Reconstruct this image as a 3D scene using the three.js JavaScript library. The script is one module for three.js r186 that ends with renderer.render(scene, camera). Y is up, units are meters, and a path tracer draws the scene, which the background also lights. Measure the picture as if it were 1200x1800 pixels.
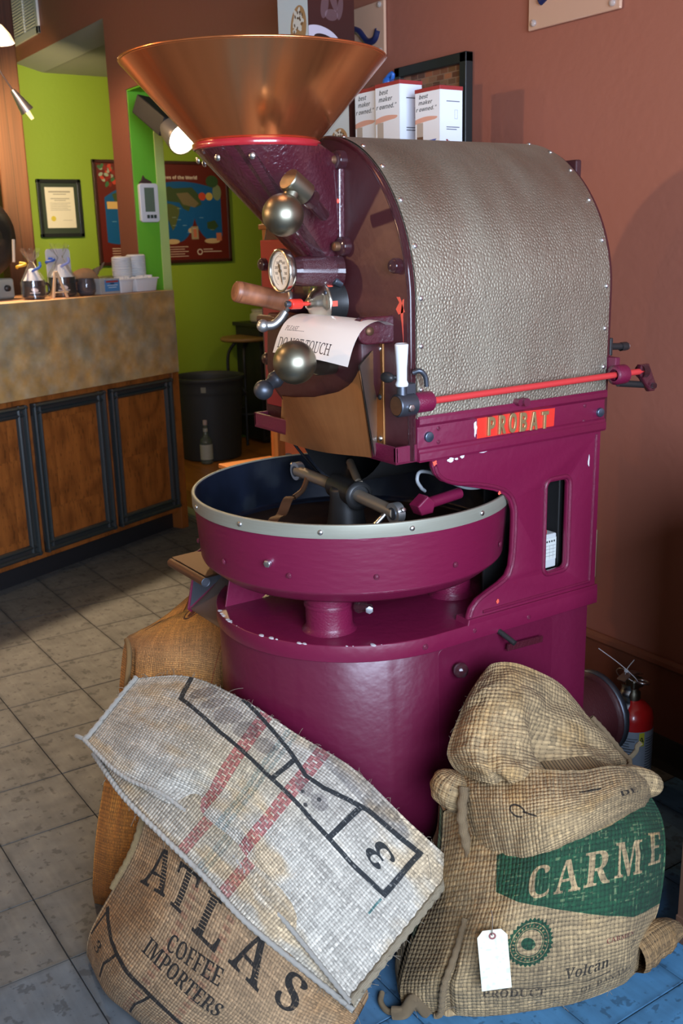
import * as THREE from 'three';
import { RoundedBoxGeometry } from 'three/addons/geometries/RoundedBoxGeometry.js';
import { ConvexGeometry } from 'three/addons/geometries/ConvexGeometry.js';
import { mergeGeometries, mergeVertices, toCreasedNormals } from 'three/addons/utils/BufferGeometryUtils.js';
import { RectAreaLightUniformsLib } from 'three/addons/lights/RectAreaLightUniformsLib.js';
import { FontLoader } from 'three/addons/loaders/FontLoader.js';
import { TextGeometry } from 'three/addons/geometries/TextGeometry.js';

// ---------------------------------------------------------------- camera, light, exposure
const scene = new THREE.Scene();
const V = (x, y, z) => new THREE.Vector3(x, y, z);
const camera = new THREE.PerspectiveCamera(53.68, 2 / 3, 0.05, 60);
camera.position.set(0, 1.3425, 0);
camera.quaternion.setFromRotationMatrix(new THREE.Matrix4().makeBasis(
  V(-0.55711674, -0.02478167, 0.83006434), V(0.2027429, 0.96524896, 0.16489318), V(-0.80530507, 0.26015441, -0.53273205)));
camera.focus = 1.85; camera.userData.fStop = 9;
scene.add(camera);
const renderer = new THREE.WebGLRenderer({ antialias: true });
renderer.toneMapping = THREE.LinearToneMapping;
renderer.toneMappingExposure = 1.0;
renderer.shadowMap.enabled = true;
RectAreaLightUniformsLib.init();
scene.background = new THREE.Color(0.9, 1.1, 1.4);
// daylight that falls through the shop window (the opening in wall_front, built below)
const dayLight = new THREE.RectAreaLight(new THREE.Color(0.66, 0.80, 1.04), 23.5, 2.35, 1.5);
dayLight.position.set(-1.40, 1.56, 0.0); dayLight.lookAt(2, 1.56, 0.0);
scene.add(dayLight);
// lamps: place, aim, colour, candela, cone
const LAMPS = {
  counterCeiling: { at: [4.75, 2.9, 1.15], to: [3.25, 0, 0.95], color: 0xffe0b8, cd: 46, cone: 0.46, pen: 1, size: 4 },
  pendant: { at: [3.45, 1.84, -0.6], color: 0xffb877, cd: 2.4, size: 2 },
  machineSpot: { at: [2.75, 2.75, -0.35], to: [1.62, 1.25, 1.0], color: 0xffc68a, cd: 3.5, cone: 0.26, size: 1.5 },
  wallSpot: { at: [2.8, 1.76, -1.0], to: [1.4, 1.92, 1.987], color: 0xffc795, cd: 6, cone: 0.42, size: 2 },
  doorSpot: { color: 0xffdca0, cd: 2 },
  silverSpot: { color: 0xffe2a0, cd: 7 },
  backCeiling: { at: [4.6, 2.28, 3.3], color: 0xffe2b0, cd: 1.0, size: 6 },
};

// ---------------------------------------------------------------- helpers
let seed = 12345;
const rnd = () => { seed = (seed * 1664525 + 1013904223) >>> 0; return seed / 4294967296; };
const rr = (a, b) => a + (b - a) * rnd();
const lerp = (a, b, t) => a + (b - a) * t;
const clamp = (x, a = 0, b = 1) => Math.min(b, Math.max(a, x));
const smooth = (a, b, x) => { const t = clamp((x - a) / (b - a)); return t * t * (3 - 2 * t); };
function hash(x, y, s = 0) { let h = (x * 374761393 + y * 668265263 + s * 974711) | 0; h = Math.imul(h ^ (h >>> 13), 1274126177); return ((h ^ (h >>> 16)) >>> 0) / 4294967296; }
function vnoise(x, y, px = 0, py = 0, s = 0) {           // value noise, tiling every px, py cells when given
  const x0 = Math.floor(x), y0 = Math.floor(y), fx = x - x0, fy = y - y0, u = fx * fx * (3 - 2 * fx), v = fy * fy * (3 - 2 * fy);
  const w = (n, p) => (p ? ((n % p) + p) % p : n);
  const a = hash(w(x0, px), w(y0, py), s), b = hash(w(x0 + 1, px), w(y0, py), s), c = hash(w(x0, px), w(y0 + 1, py), s), d = hash(w(x0 + 1, px), w(y0 + 1, py), s);
  return a + (b - a) * u + (c - a) * v + (a - b - c + d) * u * v;
}
const fbm = (x, y, px, py, o = 4, s = 0) => { let t = 0, a = 0.5, n = 0; for (let i = 0; i < o; i++) { t += a * vnoise(x, y, px, py, s + i); n += a; a *= 0.5; x *= 2; y *= 2; px *= 2; py *= 2; } return t / n; };
// a texture computed texel by texel; fn(u, v) gives [r, g, b] in sRGB 0..1, or one number
function tex(w, h, fn, srgb = true, rep) {
  const a = new Uint8Array(w * h * 4);
  for (let j = 0; j < h; j++) for (let i = 0; i < w; i++) {
    const c = fn((i + 0.5) / w, (j + 0.5) / h), k = 4 * (j * w + i);
    if (typeof c === 'number') a[k] = a[k + 1] = a[k + 2] = 255 * clamp(c); else for (let q = 0; q < 3; q++) a[k + q] = 255 * clamp(c[q]);
    a[k + 3] = 255;
  }
  const t = new THREE.DataTexture(a, w, h); t.magFilter = THREE.LinearFilter; t.minFilter = THREE.LinearMipmapLinearFilter; t.generateMipmaps = true;
  t.wrapS = t.wrapT = THREE.RepeatWrapping; if (srgb) t.colorSpace = THREE.SRGBColorSpace; if (rep) t.repeat.set(rep[0], rep[1]); t.needsUpdate = true; return t;
}
function canvasTex(w, h, draw) {
  const c = document.createElement('canvas'); c.width = w; c.height = h; const g = c.getContext('2d'); draw(g, w, h);
  const t = new THREE.CanvasTexture(c); t.colorSpace = THREE.SRGBColorSpace; t.magFilter = THREE.LinearFilter; return t;
}
const rep = (t, x, y) => { const c = t.clone(); c.wrapS = c.wrapT = THREE.RepeatWrapping; c.repeat.set(x, y); c.needsUpdate = true; return c; };
const lin = (r, g, b) => new THREE.Color().setRGB(r, g, b);
const mat = (color, roughness = 0.6, metalness = 0, more = {}) => new THREE.MeshStandardMaterial({ color: color instanceof THREE.Color ? color : new THREE.Color(color), roughness, metalness, side: THREE.DoubleSide, ...more });
const phys = (color, roughness, metalness, more = {}) => new THREE.MeshPhysicalMaterial({ color: color instanceof THREE.Color ? color : new THREE.Color(color), roughness, metalness, side: THREE.DoubleSide, ...more });

const used = new Map();
function numbered(n) { const k = used.get(n) ?? 0; used.set(n, k + 1); return k ? `${n}_${String(k).padStart(3, '0')}` : n; }
function thing(name, label, category, [x, y, z] = [0, 0, 0], group) {
  const o = new THREE.Group(); o.name = numbered(name); o.position.set(x, y, z); o.userData = { label, category }; if (group) o.userData.group = group; scene.add(o); return o;
}
function struct(name) { const o = new THREE.Group(); o.name = numbered(name); o.userData = { kind: 'structure' }; scene.add(o); return o; }
// one mesh under parent; geometry is given in the room's coordinates and moved to the thing's own
function part(name, geos, m, parent, label) {
  let g = Array.isArray(geos) ? merge(geos) : geos;
  const root = parent.isMesh ? parent.userData.root : parent; 
  if (parent !== scene && root) g = g.clone().translate(-root.position.x, -root.position.y, -root.position.z);
  const o = new THREE.Mesh(g, m); o.name = parent === scene ? numbered(name) : childName(parent, name); o.castShadow = o.receiveShadow = true;
  if (label) o.userData.label = label;
  Object.defineProperty(o.userData, 'root', { value: root, enumerable: false });
  parent.add(o); return o;
}
function childName(parent, name) { const n = parent.children.filter((c) => c.name.replace(/_\d{3}$/, '') === name).length; return n ? `${name}_${String(n).padStart(3, '0')}` : name; }
function merge(gs) { return mergeGeometries(gs.map((g) => { const q = g.index ? g.toNonIndexed() : g; for (const k of Object.keys(q.attributes)) if (!['position', 'normal', 'uv'].includes(k)) q.deleteAttribute(k); if (!q.attributes.uv) q.setAttribute('uv', new THREE.Float32BufferAttribute(new Float32Array(q.attributes.position.count * 2), 2)); return q; })); }
// solids in room coordinates
const box = (x0, x1, y0, y1, z0, z1, r = 0.002) => { const g = r > 0 ? new RoundedBoxGeometry(x1 - x0, y1 - y0, z1 - z0, 2, Math.min(r, (x1 - x0) / 2.1, (y1 - y0) / 2.1, (z1 - z0) / 2.1)) : new THREE.BoxGeometry(x1 - x0, y1 - y0, z1 - z0); return g.translate((x0 + x1) / 2, (y0 + y1) / 2, (z0 + z1) / 2); };
const Y = V(0, 1, 0);
function along(g, p, q) { const d = q.clone().sub(p); return g.applyMatrix4(new THREE.Matrix4().compose(p.clone().add(q).multiplyScalar(0.5), new THREE.Quaternion().setFromUnitVectors(Y, d.normalize()), V(1, 1, 1))); }
const cyl = (p, q, r1, r2 = r1, seg = 28) => along(new THREE.CylinderGeometry(r2, r1, p.distanceTo(q), seg), p, q);
// a lathe whose axis runs from p towards q; profile rows are [radius, distance from p]
function lathe(profile, p, q, seg = 40, a0 = 0, a1 = Math.PI * 2) {
  const g = new THREE.LatheGeometry(profile.map(([r, y]) => new THREE.Vector2(r, y)), seg, a0, a1), d = q.clone().sub(p).normalize();
  return g.applyMatrix4(new THREE.Matrix4().compose(p, new THREE.Quaternion().setFromUnitVectors(Y, d), V(1, 1, 1)));
}
const ball = (p, r, s = 28, sc = [1, 1, 1]) => new THREE.SphereGeometry(r, s, Math.round(s * 0.7)).scale(...sc).translate(p.x, p.y, p.z);
const tube = (pts, r, seg = 40, rs = 10, closed = false) => new THREE.TubeGeometry(new THREE.CatmullRomCurve3(pts, closed, 'centripetal'), seg, r, rs, closed);
const torus = (p, n, R, r, seg = 48) => new THREE.TorusGeometry(R, r, 10, seg).applyQuaternion(new THREE.Quaternion().setFromUnitVectors(V(0, 0, 1), n.clone().normalize())).translate(p.x, p.y, p.z);
const shape = (pts) => new THREE.Shape(pts.map(([a, b]) => new THREE.Vector2(a, b)));
// outlines drawn in (z, y), pushed from x = x0 by depth towards -x
function extX(sh, x0, depth, bev = 0.002, seg = 2) {
  const g = new THREE.ExtrudeGeometry(sh, { depth: depth - 2 * bev, bevelEnabled: bev > 0, bevelSize: bev, bevelThickness: bev, bevelSegments: seg, curveSegments: 16 });
  return g.translate(0, 0, bev).applyMatrix4(new THREE.Matrix4().makeBasis(V(0, 0, 1), V(0, 1, 0), V(-1, 0, 0)).setPosition(x0, 0, 0));
}
// outlines drawn in (x, y), pushed from z = z0 by depth towards +z
const extZ = (sh, z0, depth, bev = 0.002, seg = 2) => new THREE.ExtrudeGeometry(sh, { depth: depth - 2 * bev, bevelEnabled: bev > 0, bevelSize: bev, bevelThickness: bev, bevelSegments: seg, curveSegments: 24 }).translate(0, 0, z0 + bev);
// outlines drawn in (x, z), pushed from y = y0 upwards
const extY = (sh, y0, depth, bev = 0.002, seg = 2) => new THREE.ExtrudeGeometry(sh, { depth: depth - 2 * bev, bevelEnabled: bev > 0, bevelSize: bev, bevelThickness: bev, bevelSegments: seg, curveSegments: 32 }).translate(0, 0, bev).applyMatrix4(new THREE.Matrix4().makeBasis(V(1, 0, 0), V(0, 0, 1), V(0, -1, 0)).setPosition(0, y0 + depth, 0));
const smoothGeo = (g, a = 0.7) => toCreasedNormals(g, a);
// a sheet through a grid of points f(u, v), with thickness
function sheet(f, nu, nv, thick = 0) {
  const side = (flip, off) => {
    const g = new THREE.BufferGeometry(), pos = [], uv = [], idx = [];
    for (let j = 0; j <= nv; j++) for (let i = 0; i <= nu; i++) {
      const u = i / nu, v = j / nv, p = f(u, v);
      if (off) { const e = 1e-3, a = f(Math.min(1, u + e), v).sub(f(Math.max(0, u - e), v)), b = f(u, Math.min(1, v + e)).sub(f(u, Math.max(0, v - e))); p.addScaledVector(a.cross(b).normalize(), off); }
      pos.push(p.x, p.y, p.z); uv.push(u, 1 - v);
    }
    for (let j = 0; j < nv; j++) for (let i = 0; i < nu; i++) { const a = j * (nu + 1) + i, b = a + 1, c = a + nu + 1, d = c + 1; idx.push(...(flip ? [a, b, c, b, d, c] : [a, c, b, b, c, d])); }
    g.setAttribute('position', new THREE.Float32BufferAttribute(pos, 3)); g.setAttribute('uv', new THREE.Float32BufferAttribute(uv, 2)); g.setIndex(idx); g.computeVertexNormals(); return g;
  };
  return thick ? merge([side(false, thick / 2), side(true, -thick / 2)]) : side(false, 0);
}
const planeUV = (g, ax, ay, sx = 1, sy = 1) => { const p = g.attributes.position, uv = new Float32Array(p.count * 2); for (let i = 0; i < p.count; i++) { uv[2 * i] = p.array[3 * i + ax] * sx; uv[2 * i + 1] = p.array[3 * i + ay] * sy; } g.setAttribute('uv', new THREE.BufferAttribute(uv, 2)); return g; };
// uv in metres on the plane that each face looks at most
function boxUV(g0, s = 1) {
  const g = g0.index ? g0.toNonIndexed() : g0; g.computeVertexNormals === undefined; const p = g.attributes.position, n = g.attributes.normal, uv = new Float32Array(p.count * 2);
  for (let i = 0; i < p.count; i++) { const a = Math.abs(n.getX(i)), b = Math.abs(n.getY(i)), c = Math.abs(n.getZ(i)); const [q, r] = a > b && a > c ? [p.getZ(i), p.getY(i)] : b > c ? [p.getX(i), p.getZ(i)] : [p.getX(i), p.getY(i)]; uv[2 * i] = q * s; uv[2 * i + 1] = r * s; }
  g.setAttribute('uv', new THREE.BufferAttribute(uv, 2)); return g;
}
function spot(L, parentName, visibleGeo) {
  const s = new THREE.SpotLight(new THREE.Color(L.color), L.cd, 0, L.cone ?? 0.6, L.pen ?? 0.6, 2); s.position.set(...L.at); s.target.position.set(...L.to); s.castShadow = true; s.shadow.radius = L.size ?? 1; scene.add(s, s.target); return s;
}
function point(L) { const s = new THREE.PointLight(new THREE.Color(L.color), L.cd, 0, 2); s.position.set(...L.at); s.castShadow = true; s.shadow.radius = L.size ?? 1; scene.add(s); return s; }
const glow = (c, k) => new THREE.MeshStandardMaterial({ color: 0x000000, emissive: new THREE.Color(c), emissiveIntensity: k });

// ---------------------------------------------------------------- surfaces
const wallBump = tex(256, 256, (u, v) => 0.5 + 0.5 * (fbm(u * 24, v * 24, 24, 24, 4) - 0.5), false);
const paintWall = (c, r = 0.62) => { const b = rep(wallBump, 2.2, 2.2); return mat(c, r, 0, { bumpMap: b, bumpScale: 0.0012 }); };
const orangeWall = paintWall(lin(0.295, 0.098, 0.062), 0.55), greenWall = paintWall(lin(0.205, 0.30, 0.014), 0.6), greenJamb = paintWall(lin(0.14, 0.48, 0.02), 0.5), paleGreen = paintWall(lin(0.5, 0.66, 0.2), 0.5);
const ceilingMat = paintWall(lin(0.30, 0.31, 0.28), 0.9), creamWall = paintWall(lin(0.6, 0.52, 0.4), 0.8), blackTrim = mat(lin(0.02, 0.02, 0.02), 0.45), brownTrim = mat(lin(0.2, 0.058, 0.03), 0.42);
const ZW = 1.987, ZB = 2.145, XF = 6.313, YC = 3.0, YO = 2.335, YD = 2.036;

// ---------------------------------------------------------------- the room
const wr = struct('wall_right');
part('wall_panel', boxUV(box(-1.62, 3.46, -0.1, YC, ZW, ZB, 0)), orangeWall, wr);
part('wall_header', boxUV(box(3.46, 4.72, YD, YC, ZW, ZB, 0)), orangeWall, wr);
part('wall_pillar', boxUV(box(4.72, 4.93, -0.1, YC, ZW, ZB, 0)), orangeWall, wr);
part('wall_header', boxUV(box(4.93, XF, 2.376, YC, ZW, ZB, 0)), orangeWall, wr);
part('head_lining', boxUV(extX(shape([[ZW + 0.002, 2.3755], [ZB + 0.02, 2.3755], [ZB + 0.02, YO], [ZB, YO]]), XF, XF - 4.93, 0)), ceilingMat, wr);
part('wall_jamb', boxUV(box(4.712, 4.73, -0.001, YD, ZW + 0.004, 2.105, 0.001)), greenJamb, wr);
part('jamb_edge', boxUV(box(4.708, 4.73, -0.001, YD, 2.105, ZB + 0.006, 0.002)), paleGreen, wr);
part('head_lining', boxUV(box(3.46, 4.712, YD - 0.008, YD, ZW + 0.004, ZB, 0.001)), greenJamb, wr);
const wf = struct('wall_far');
part('wall_panel', boxUV(box(XF, XF + 0.15, -0.1, YC + 0.1, -3.6, 4.9, 0)), greenWall, wf);
const wb = struct('wall_back');
part('wall_panel', boxUV(box(2.2, XF, -0.1, YO + 0.1, 4.7, 4.85, 0)), greenWall, wb);
part('wall_panel', boxUV(box(2.1, 2.2, -0.1, YO + 0.1, ZB, 4.85, 0)), greenWall, wb);
const wl = struct('wall_left'); part('wall_panel', boxUV(box(-1.62, XF, -0.1, YC, -3.6, -3.45, 0)), creamWall, wl);
const wfr = struct('wall_front');                         // the shop window is in this wall, behind the photographer
const WZ = [-1.25, 1.25], WY = [0.76, 2.36];
part('wall_panel', boxUV(box(-1.62, -1.47, -0.1, WY[0], -3.45, ZW, 0)), creamWall, wfr);
part('wall_panel', boxUV(box(-1.62, -1.47, WY[1], YC, -3.45, ZW, 0)), creamWall, wfr);
part('wall_panel', boxUV(box(-1.62, -1.47, WY[0], WY[1], WZ[1], ZW, 0)), creamWall, wfr);
part('wall_panel', boxUV(box(-1.62, -1.47, WY[0], WY[1], -3.45, WZ[0], 0)), creamWall, wfr);
const win = struct('window_1');
for (const z of [WZ[0], -0.02, WZ[1] - 0.04]) part('window_frame', box(-1.6, -1.5, WY[0], WY[1], z, z + 0.04), blackTrim, win);
for (const y of [WY[0], WY[1] - 0.04]) part('window_frame', box(-1.6, -1.5, y, y + 0.04, WZ[0], WZ[1]), blackTrim, win);
part('pane', box(-1.556, -1.55, WY[0] + 0.04, WY[1] - 0.04, WZ[0] + 0.04, WZ[1] - 0.04, 0), phys(0xffffff, 0.02, 0, { transmission: 1, thickness: 0, ior: 1.45 }), win);
const ce = struct('ceiling'); part('ceiling_panel', boxUV(box(-1.62, XF, YC, YC + 0.1, -3.6, ZB, 0)), paintWall(lin(0.22, 0.17, 0.12), 0.9), ce);
part('ceiling_panel', boxUV(box(2.1, XF, YO, YO + 0.1, ZB, 4.85, 0)), ceilingMat, ce);

// floor: nine-inch vinyl tiles, worn grey at the left and painted blue by the roaster; every tile near enough to tell is a piece of its own
const fl = struct('floor');
part('subfloor', box(-1.62, XF, -0.1, -0.004, -3.6, 4.9, 0), mat(lin(0.02, 0.018, 0.016), 0.9), fl);
const tileTex = [0, 1, 2].map((k) => tex(256, 256, (u, v) => {
  const n = fbm(u * 5, v * 5, 0, 0, 5, 11 * k), s = vnoise(u * 60, v * 60, 0, 0, 7 + k), w = fbm(u * 3, v * 26, 0, 0, 4, 50 + k), sc = fbm(u * 14 + 3, v * 14, 0, 0, 4, 90 + k);
  let t = 0.80 + 0.2 * (n - 0.5) + 0.10 * (w - 0.5); if (s > 0.965) t *= 0.78; t *= 1 - 0.22 * smooth(0.66, 0.74, sc); const e = Math.min(u, v, 1 - u, 1 - v); t *= 0.88 + 0.12 * smooth(0, 0.06, e); return [t, t, t];
}, true));
const tileRough = tex(128, 128, (u, v) => 0.68 + 0.3 * fbm(u * 9, v * 9, 0, 0, 4, 5), false);
const tileMats = {};
function tileMat(bl, k) {
  const key = `${bl}_${k}`; if (tileMats[key]) return tileMats[key]; const t = bl / 6;
  const c = lin(lerp(0.150, 0.075, t), lerp(0.145, 0.25, t), lerp(0.13, 0.45, t));
  return (tileMats[key] = mat(c, 1, 0, { map: tileTex[k], roughnessMap: tileRough, bumpMap: tileTex[k], bumpScale: 0.0006 }));
}
const tx = [-1.6]; for (let x = -1.35; x < 0.9; x += 0.243) tx.push(x); tx.push(0.98, 1.223, 1.466, 1.709, 1.935, 2.178, 2.421, 2.662, 2.9); for (let x = 3.143; x < XF; x += 0.243) tx.push(x); tx.push(XF);
const tz = []; for (let z = 0.2395 - 0.2285 * 16; z < ZB + 0.2; z += 0.2285) tz.push(z);
const tileGeos = new Map(), farTiles = [];
for (let i = 0; i + 1 < tx.length; i++) for (let j = 0; j + 1 < tz.length; j++) {
  const x0 = tx[i], x1 = tx[i + 1], z0 = tz[j], z1 = Math.min(tz[j + 1], ZB - 0.03); if (x1 - x0 < 0.02 || z1 - z0 < 0.02) continue;
  const inView = x0 > 0.6 && z0 > 0.1 && x1 < 5.6, key = `${(x1 - x0).toFixed(3)}_${(z1 - z0).toFixed(3)}`;
  const w = x1 - x0 - 0.0022, d = z1 - z0 - 0.0022;
  if (!tileGeos.has(key)) { const g = new RoundedBoxGeometry(w, 0.006, d, 1, 0.0012); planeUV(g, 0, 2, 1 / w, 1 / d); const uv = g.attributes.uv; for (let q = 0; q < uv.count; q++) uv.setXY(q, uv.getX(q) + 0.5, uv.getY(q) + 0.5); tileGeos.set(key, g); }
  if (inView) {
    const cx = (x0 + x1) / 2, cz = (z0 + z1) / 2, bl = clamp(Math.round(6 * smooth(1.64, 1.22, cx + 0.12 * (hash(i, j, 3) - 0.5)) ), 0, 6), m = new THREE.Mesh(tileGeos.get(key), tileMat(bl, (i * 7 + j * 5) % 3));
    m.name = childName(fl, 'tile'); m.position.set(cx, -0.003 + 0.0008 * (hash(i, j, 9) - 0.5), cz); m.rotation.set(0.0015 * (hash(i, j, 1) - 0.5), hash(i, j, 5) > 0.5 ? Math.PI : 0, 0.0015 * (hash(i, j, 2) - 0.5)); m.receiveShadow = true; fl.add(m);
  } else farTiles.push(tileGeos.get(key).clone().translate((x0 + x1) / 2, -0.003, (z0 + z1) / 2));
}
const ft = part('tile_field', farTiles, tileMat(0, 0), fl); ft.userData.kind = 'stuff';
// oak boards in the room behind
const woodTex = (base, dark, k, fx = 3, fy = 40) => tex(256, 512, (u, v) => { const g = fbm(u * fy + 2.5 * fbm(u * 4, v * 3, 0, 0, 3, k), v * fx, 0, 0, 4, k + 3), r = Math.abs(Math.sin(18 * (fbm(u * 2.2, v * 0.8, 0, 0, 3, k + 9) + 0.15 * u))), t = clamp(0.65 * g + 0.35 * r); return [0, 1, 2].map((q) => lerp(dark[q], base[q], t)); });
const boardTex = woodTex([0.86, 0.58, 0.28], [0.66, 0.40, 0.16], 21);
const floor2 = struct('floor_2');
for (let z = 2.17, j = 0; z < 4.68; z += 0.083, j++) for (let x = 2.25 - rr(0, 0.7), k = 0; x < XF; k++) {
  const L = rr(0.7, 1.3), x0 = Math.max(2.21, x), x1 = Math.min(XF, x + L); x += L; if (x1 - x0 < 0.04 || z > 4.6) continue;
  const g = box(x0 + 0.0008, x1 - 0.0008, -0.008, rr(-0.0008, 0.0006), z + 0.0006, z + 0.0824, 0.001); planeUV(g, 2, 0, 6, 1.2); const t = rr(0.75, 1.0);
  part('plank', g, mat(lin(0.72 * t, 0.7 * t, 0.66 * t), 0.35, 0, { map: boardTex }), floor2);
}
part('threshold', extX(shape([[2.10, 0], [2.175, 0], [2.165, 0.008], [2.11, 0.008]]), XF - 0.02, XF - 2.25, 0.001), mat(lin(0.6, 0.58, 0.55), 0.35, 0.8), floor2);
// trims
const tr1 = struct('trim_1'); part('chair_rail', extX(shape([[ZW - 0.002, 0.27], [ZW - 0.010, 0.272], [ZW - 0.016, 0.28], [ZW - 0.014, 0.290], [ZW - 0.006, 0.297], [ZW - 0.002, 0.298]]), 3.44, 5.0, 0.0005), brownTrim, tr1);
const lowWall = struct('trim_2'); part('wainscot', boxUV(box(-1.46, 3.44, 0.06, 0.272, ZW - 0.006, ZW - 0.0005, 0)), paintWall(lin(0.17, 0.045, 0.024), 0.45), lowWall);
const bb = struct('baseboard_right'); part('baseboard', extX(shape([[ZW - 0.001, 0], [ZW - 0.02, 0], [ZW - 0.013, 0.02], [ZW - 0.010, 0.085], [ZW - 0.001, 0.088]]), 3.44, 5.0, 0.0006), blackTrim, bb);
const bb2 = struct('baseboard_far'); part('baseboard', box(XF - 0.014, XF - 0.001, 0, 0.09, ZB + 0.02, 4.69), mat(lin(0.2, 0.32, 0.03), 0.5), bb2);
const caseTex = woodTex([0.85, 0.56, 0.30], [0.68, 0.40, 0.19], 31);
const tr3 = struct('trim_3'); part('door_casing', boxUV(box(3.462, 3.485, 0, YD - 0.01, ZW - 0.012, ZB, 0.003)), mat(0xffffff, 0.5, 0, { map: rep(caseTex, 6, 1) }), tr3);
// rough timber post by the far wall
const postTex = tex(256, 1024, (u, v) => { const g = fbm(u * 22, v * 5, 0, 0, 5, 3), c = smooth(0.006, 0.0, Math.abs(u - 0.5 - 0.12 * (fbm(v * 6, 1, 0, 0, 3, 8) - 0.5) + 0.25 * (v - 0.5)) - 0.004), b = fbm(u * 4, v * 6, 0, 0, 4, 17); const t = 0.55 * g + 0.45 * b; return [lerp(0.20, 0.40, t), lerp(0.10, 0.225, t), lerp(0.055, 0.12, t)].map((q) => q * (1 - 0.7 * c)); });
const post = struct('wood_pillar'); { const g = new RoundedBoxGeometry(0.14, 2.99, 0.15, 3, 0.012); const p = g.attributes.position; for (let i = 0; i < p.count; i++) { const y = p.getY(i); p.setX(i, p.getX(i) + 0.008 * (fbm(y * 3, p.getZ(i) * 9, 0, 0, 3, 2) - 0.5)); p.setZ(i, p.getZ(i) + 0.01 * (fbm(y * 2.5 + 9, p.getX(i) * 9, 0, 0, 3, 4) - 0.5)); } planeUV(g, 2, 1, 6.4, 0.33); const uv = g.attributes.uv; for (let i = 0; i < uv.count; i++) uv.setXY(i, uv.getX(i) + 0.5, uv.getY(i) + 0.5); g.computeVertexNormals(); part('post', g.translate(5.67, 1.495, 1.70), mat(0xffffff, 0.75, 0, { map: postTex, bumpMap: postTex, bumpScale: 0.004 }), post); }

// ---------------------------------------------------------------- the coffee roaster
const orange = fbmPeel();
function fbmPeel() { return tex(256, 256, (u, v) => fbm(u * 26, v * 26, 26, 26, 3, 40), false); }
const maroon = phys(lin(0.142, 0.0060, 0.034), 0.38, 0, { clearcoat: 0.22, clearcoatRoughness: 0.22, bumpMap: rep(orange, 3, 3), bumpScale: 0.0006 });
const maroonDark = phys(lin(0.052, 0.009, 0.011), 0.5, 0, { clearcoat: 0.12, clearcoatRoughness: 0.3, bumpMap: rep(orange, 3, 3), bumpScale: 0.0006 });  // darker copy of maroon: grime, plus the shade on the front, in the colour
const maroonCast = phys(lin(0.058, 0.0085, 0.015), 0.28, 0, { clearcoat: 0.8, clearcoatRoughness: 0.12, bumpMap: rep(orange, 7, 7), bumpScale: 0.0016 });
const redPaint = mat(lin(0.62, 0.030, 0.018), 0.4), chipWhite = mat(lin(0.62, 0.58, 0.6), 0.6), chipRed = mat(lin(0.75, 0.10, 0.06), 0.5);
const steel = mat(lin(0.62, 0.62, 0.62), 0.28, 1), zinc = mat(lin(0.72, 0.75, 0.8), 0.3, 1), darkSteel = mat(lin(0.09, 0.10, 0.12), 0.42, 0.8), blackIron = mat(lin(0.028, 0.027, 0.027), 0.42, 0.35), blued = mat(lin(0.022, 0.030, 0.046), 0.4, 0.55);
const oldBrass = mat(lin(0.27, 0.25, 0.185), 0.38, 1), rust = mat(lin(0.17, 0.085, 0.045), 0.55, 0.75), nickel = mat(lin(0.66, 0.61, 0.52), 0.22, 1), alu = mat(lin(0.62, 0.62, 0.60), 0.36, 0.9);
const brushed = tex(512, 256, (u, v) => 0.35 + 0.3 * fbm(u * 180, v * 3, 180, 3, 3, 71) + 0.12 * (fbm(u * 6, v * 5, 6, 5, 4, 73) - 0.5), false);
const bronzeTone = tex(512, 256, (u, v) => { const a = fbm(u * 5, v * 4, 5, 4, 4, 81), b = fbm(u * 90, v * 3, 90, 3, 3, 82), t = clamp(0.7 * a + 0.3 * b); return [lerp(0.80, 1.0, t), lerp(0.48, 0.62, t), lerp(0.29, 0.39, t)]; });
const bronze = phys(0xffffff, 0.42, 0.92, { map: bronzeTone, roughnessMap: brushed, anisotropy: 0.5, anisotropyRotation: 0 });
const gateTone = tex(256, 256, (u, v) => { const a = fbm(u * 4, v * 3, 0, 0, 4, 91), b = fbm(u * 70, v * 2, 0, 0, 3, 92), t = clamp(0.6 * a + 0.4 * b); return [lerp(0.72, 0.86, t), lerp(0.53, 0.66, t), lerp(0.36, 0.46, t)]; });
const gateMat = phys(0xffffff, 0.40, 1, { map: gateTone, anisotropy: 0.4 });
// hammered sheet: dimples of about 7 mm
const cells = []; { const n = 34; for (let j = 0; j < n; j++) for (let i = 0; i < n; i++) cells.push([(i + 0.95 * hash(i, j, 61) + (j % 2) * 0.5) / n, (j + 0.95 * hash(i * 3 + 1, j * 5 + 2, 62)) / n]); }
const hammered = tex(512, 512, (u, v) => {
  const n = 34, cj = Math.floor(v * n), ci = Math.floor(u * n); let a = 9, b = 9;
  for (let j = cj - 2; j <= cj + 2; j++) for (let i = ci - 2; i <= ci + 2; i++) { const c = cells[((j + n) % n) * n + ((i + n) % n)]; let dx = Math.abs(u - c[0]), dy = Math.abs(v - c[1]); dx = Math.min(dx, 1 - dx); dy = Math.min(dy, 1 - dy); const d = Math.hypot(dx, dy) * n; if (d < a) { b = a; a = d; } else if (d < b) b = d; }
  return clamp(0.15 + 0.85 * Math.min(1, (b - a) * 1.3));
}, false);
const hoodTone = tex(256, 256, (u, v) => { const a = fbm(u * 5, v * 5, 0, 0, 5, 101), b = fbm(u * 60, v * 60, 0, 0, 2, 102); const t = clamp(0.75 * a + 0.25 * b); return [lerp(0.62, 0.74, t), lerp(0.59, 0.715, t), lerp(0.52, 0.64, t)]; });
const hoodRough = tex(256, 256, (u, v) => 0.36 + 0.22 * fbm(u * 6, v * 6, 0, 0, 5, 111) + 0.08, false);
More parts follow.
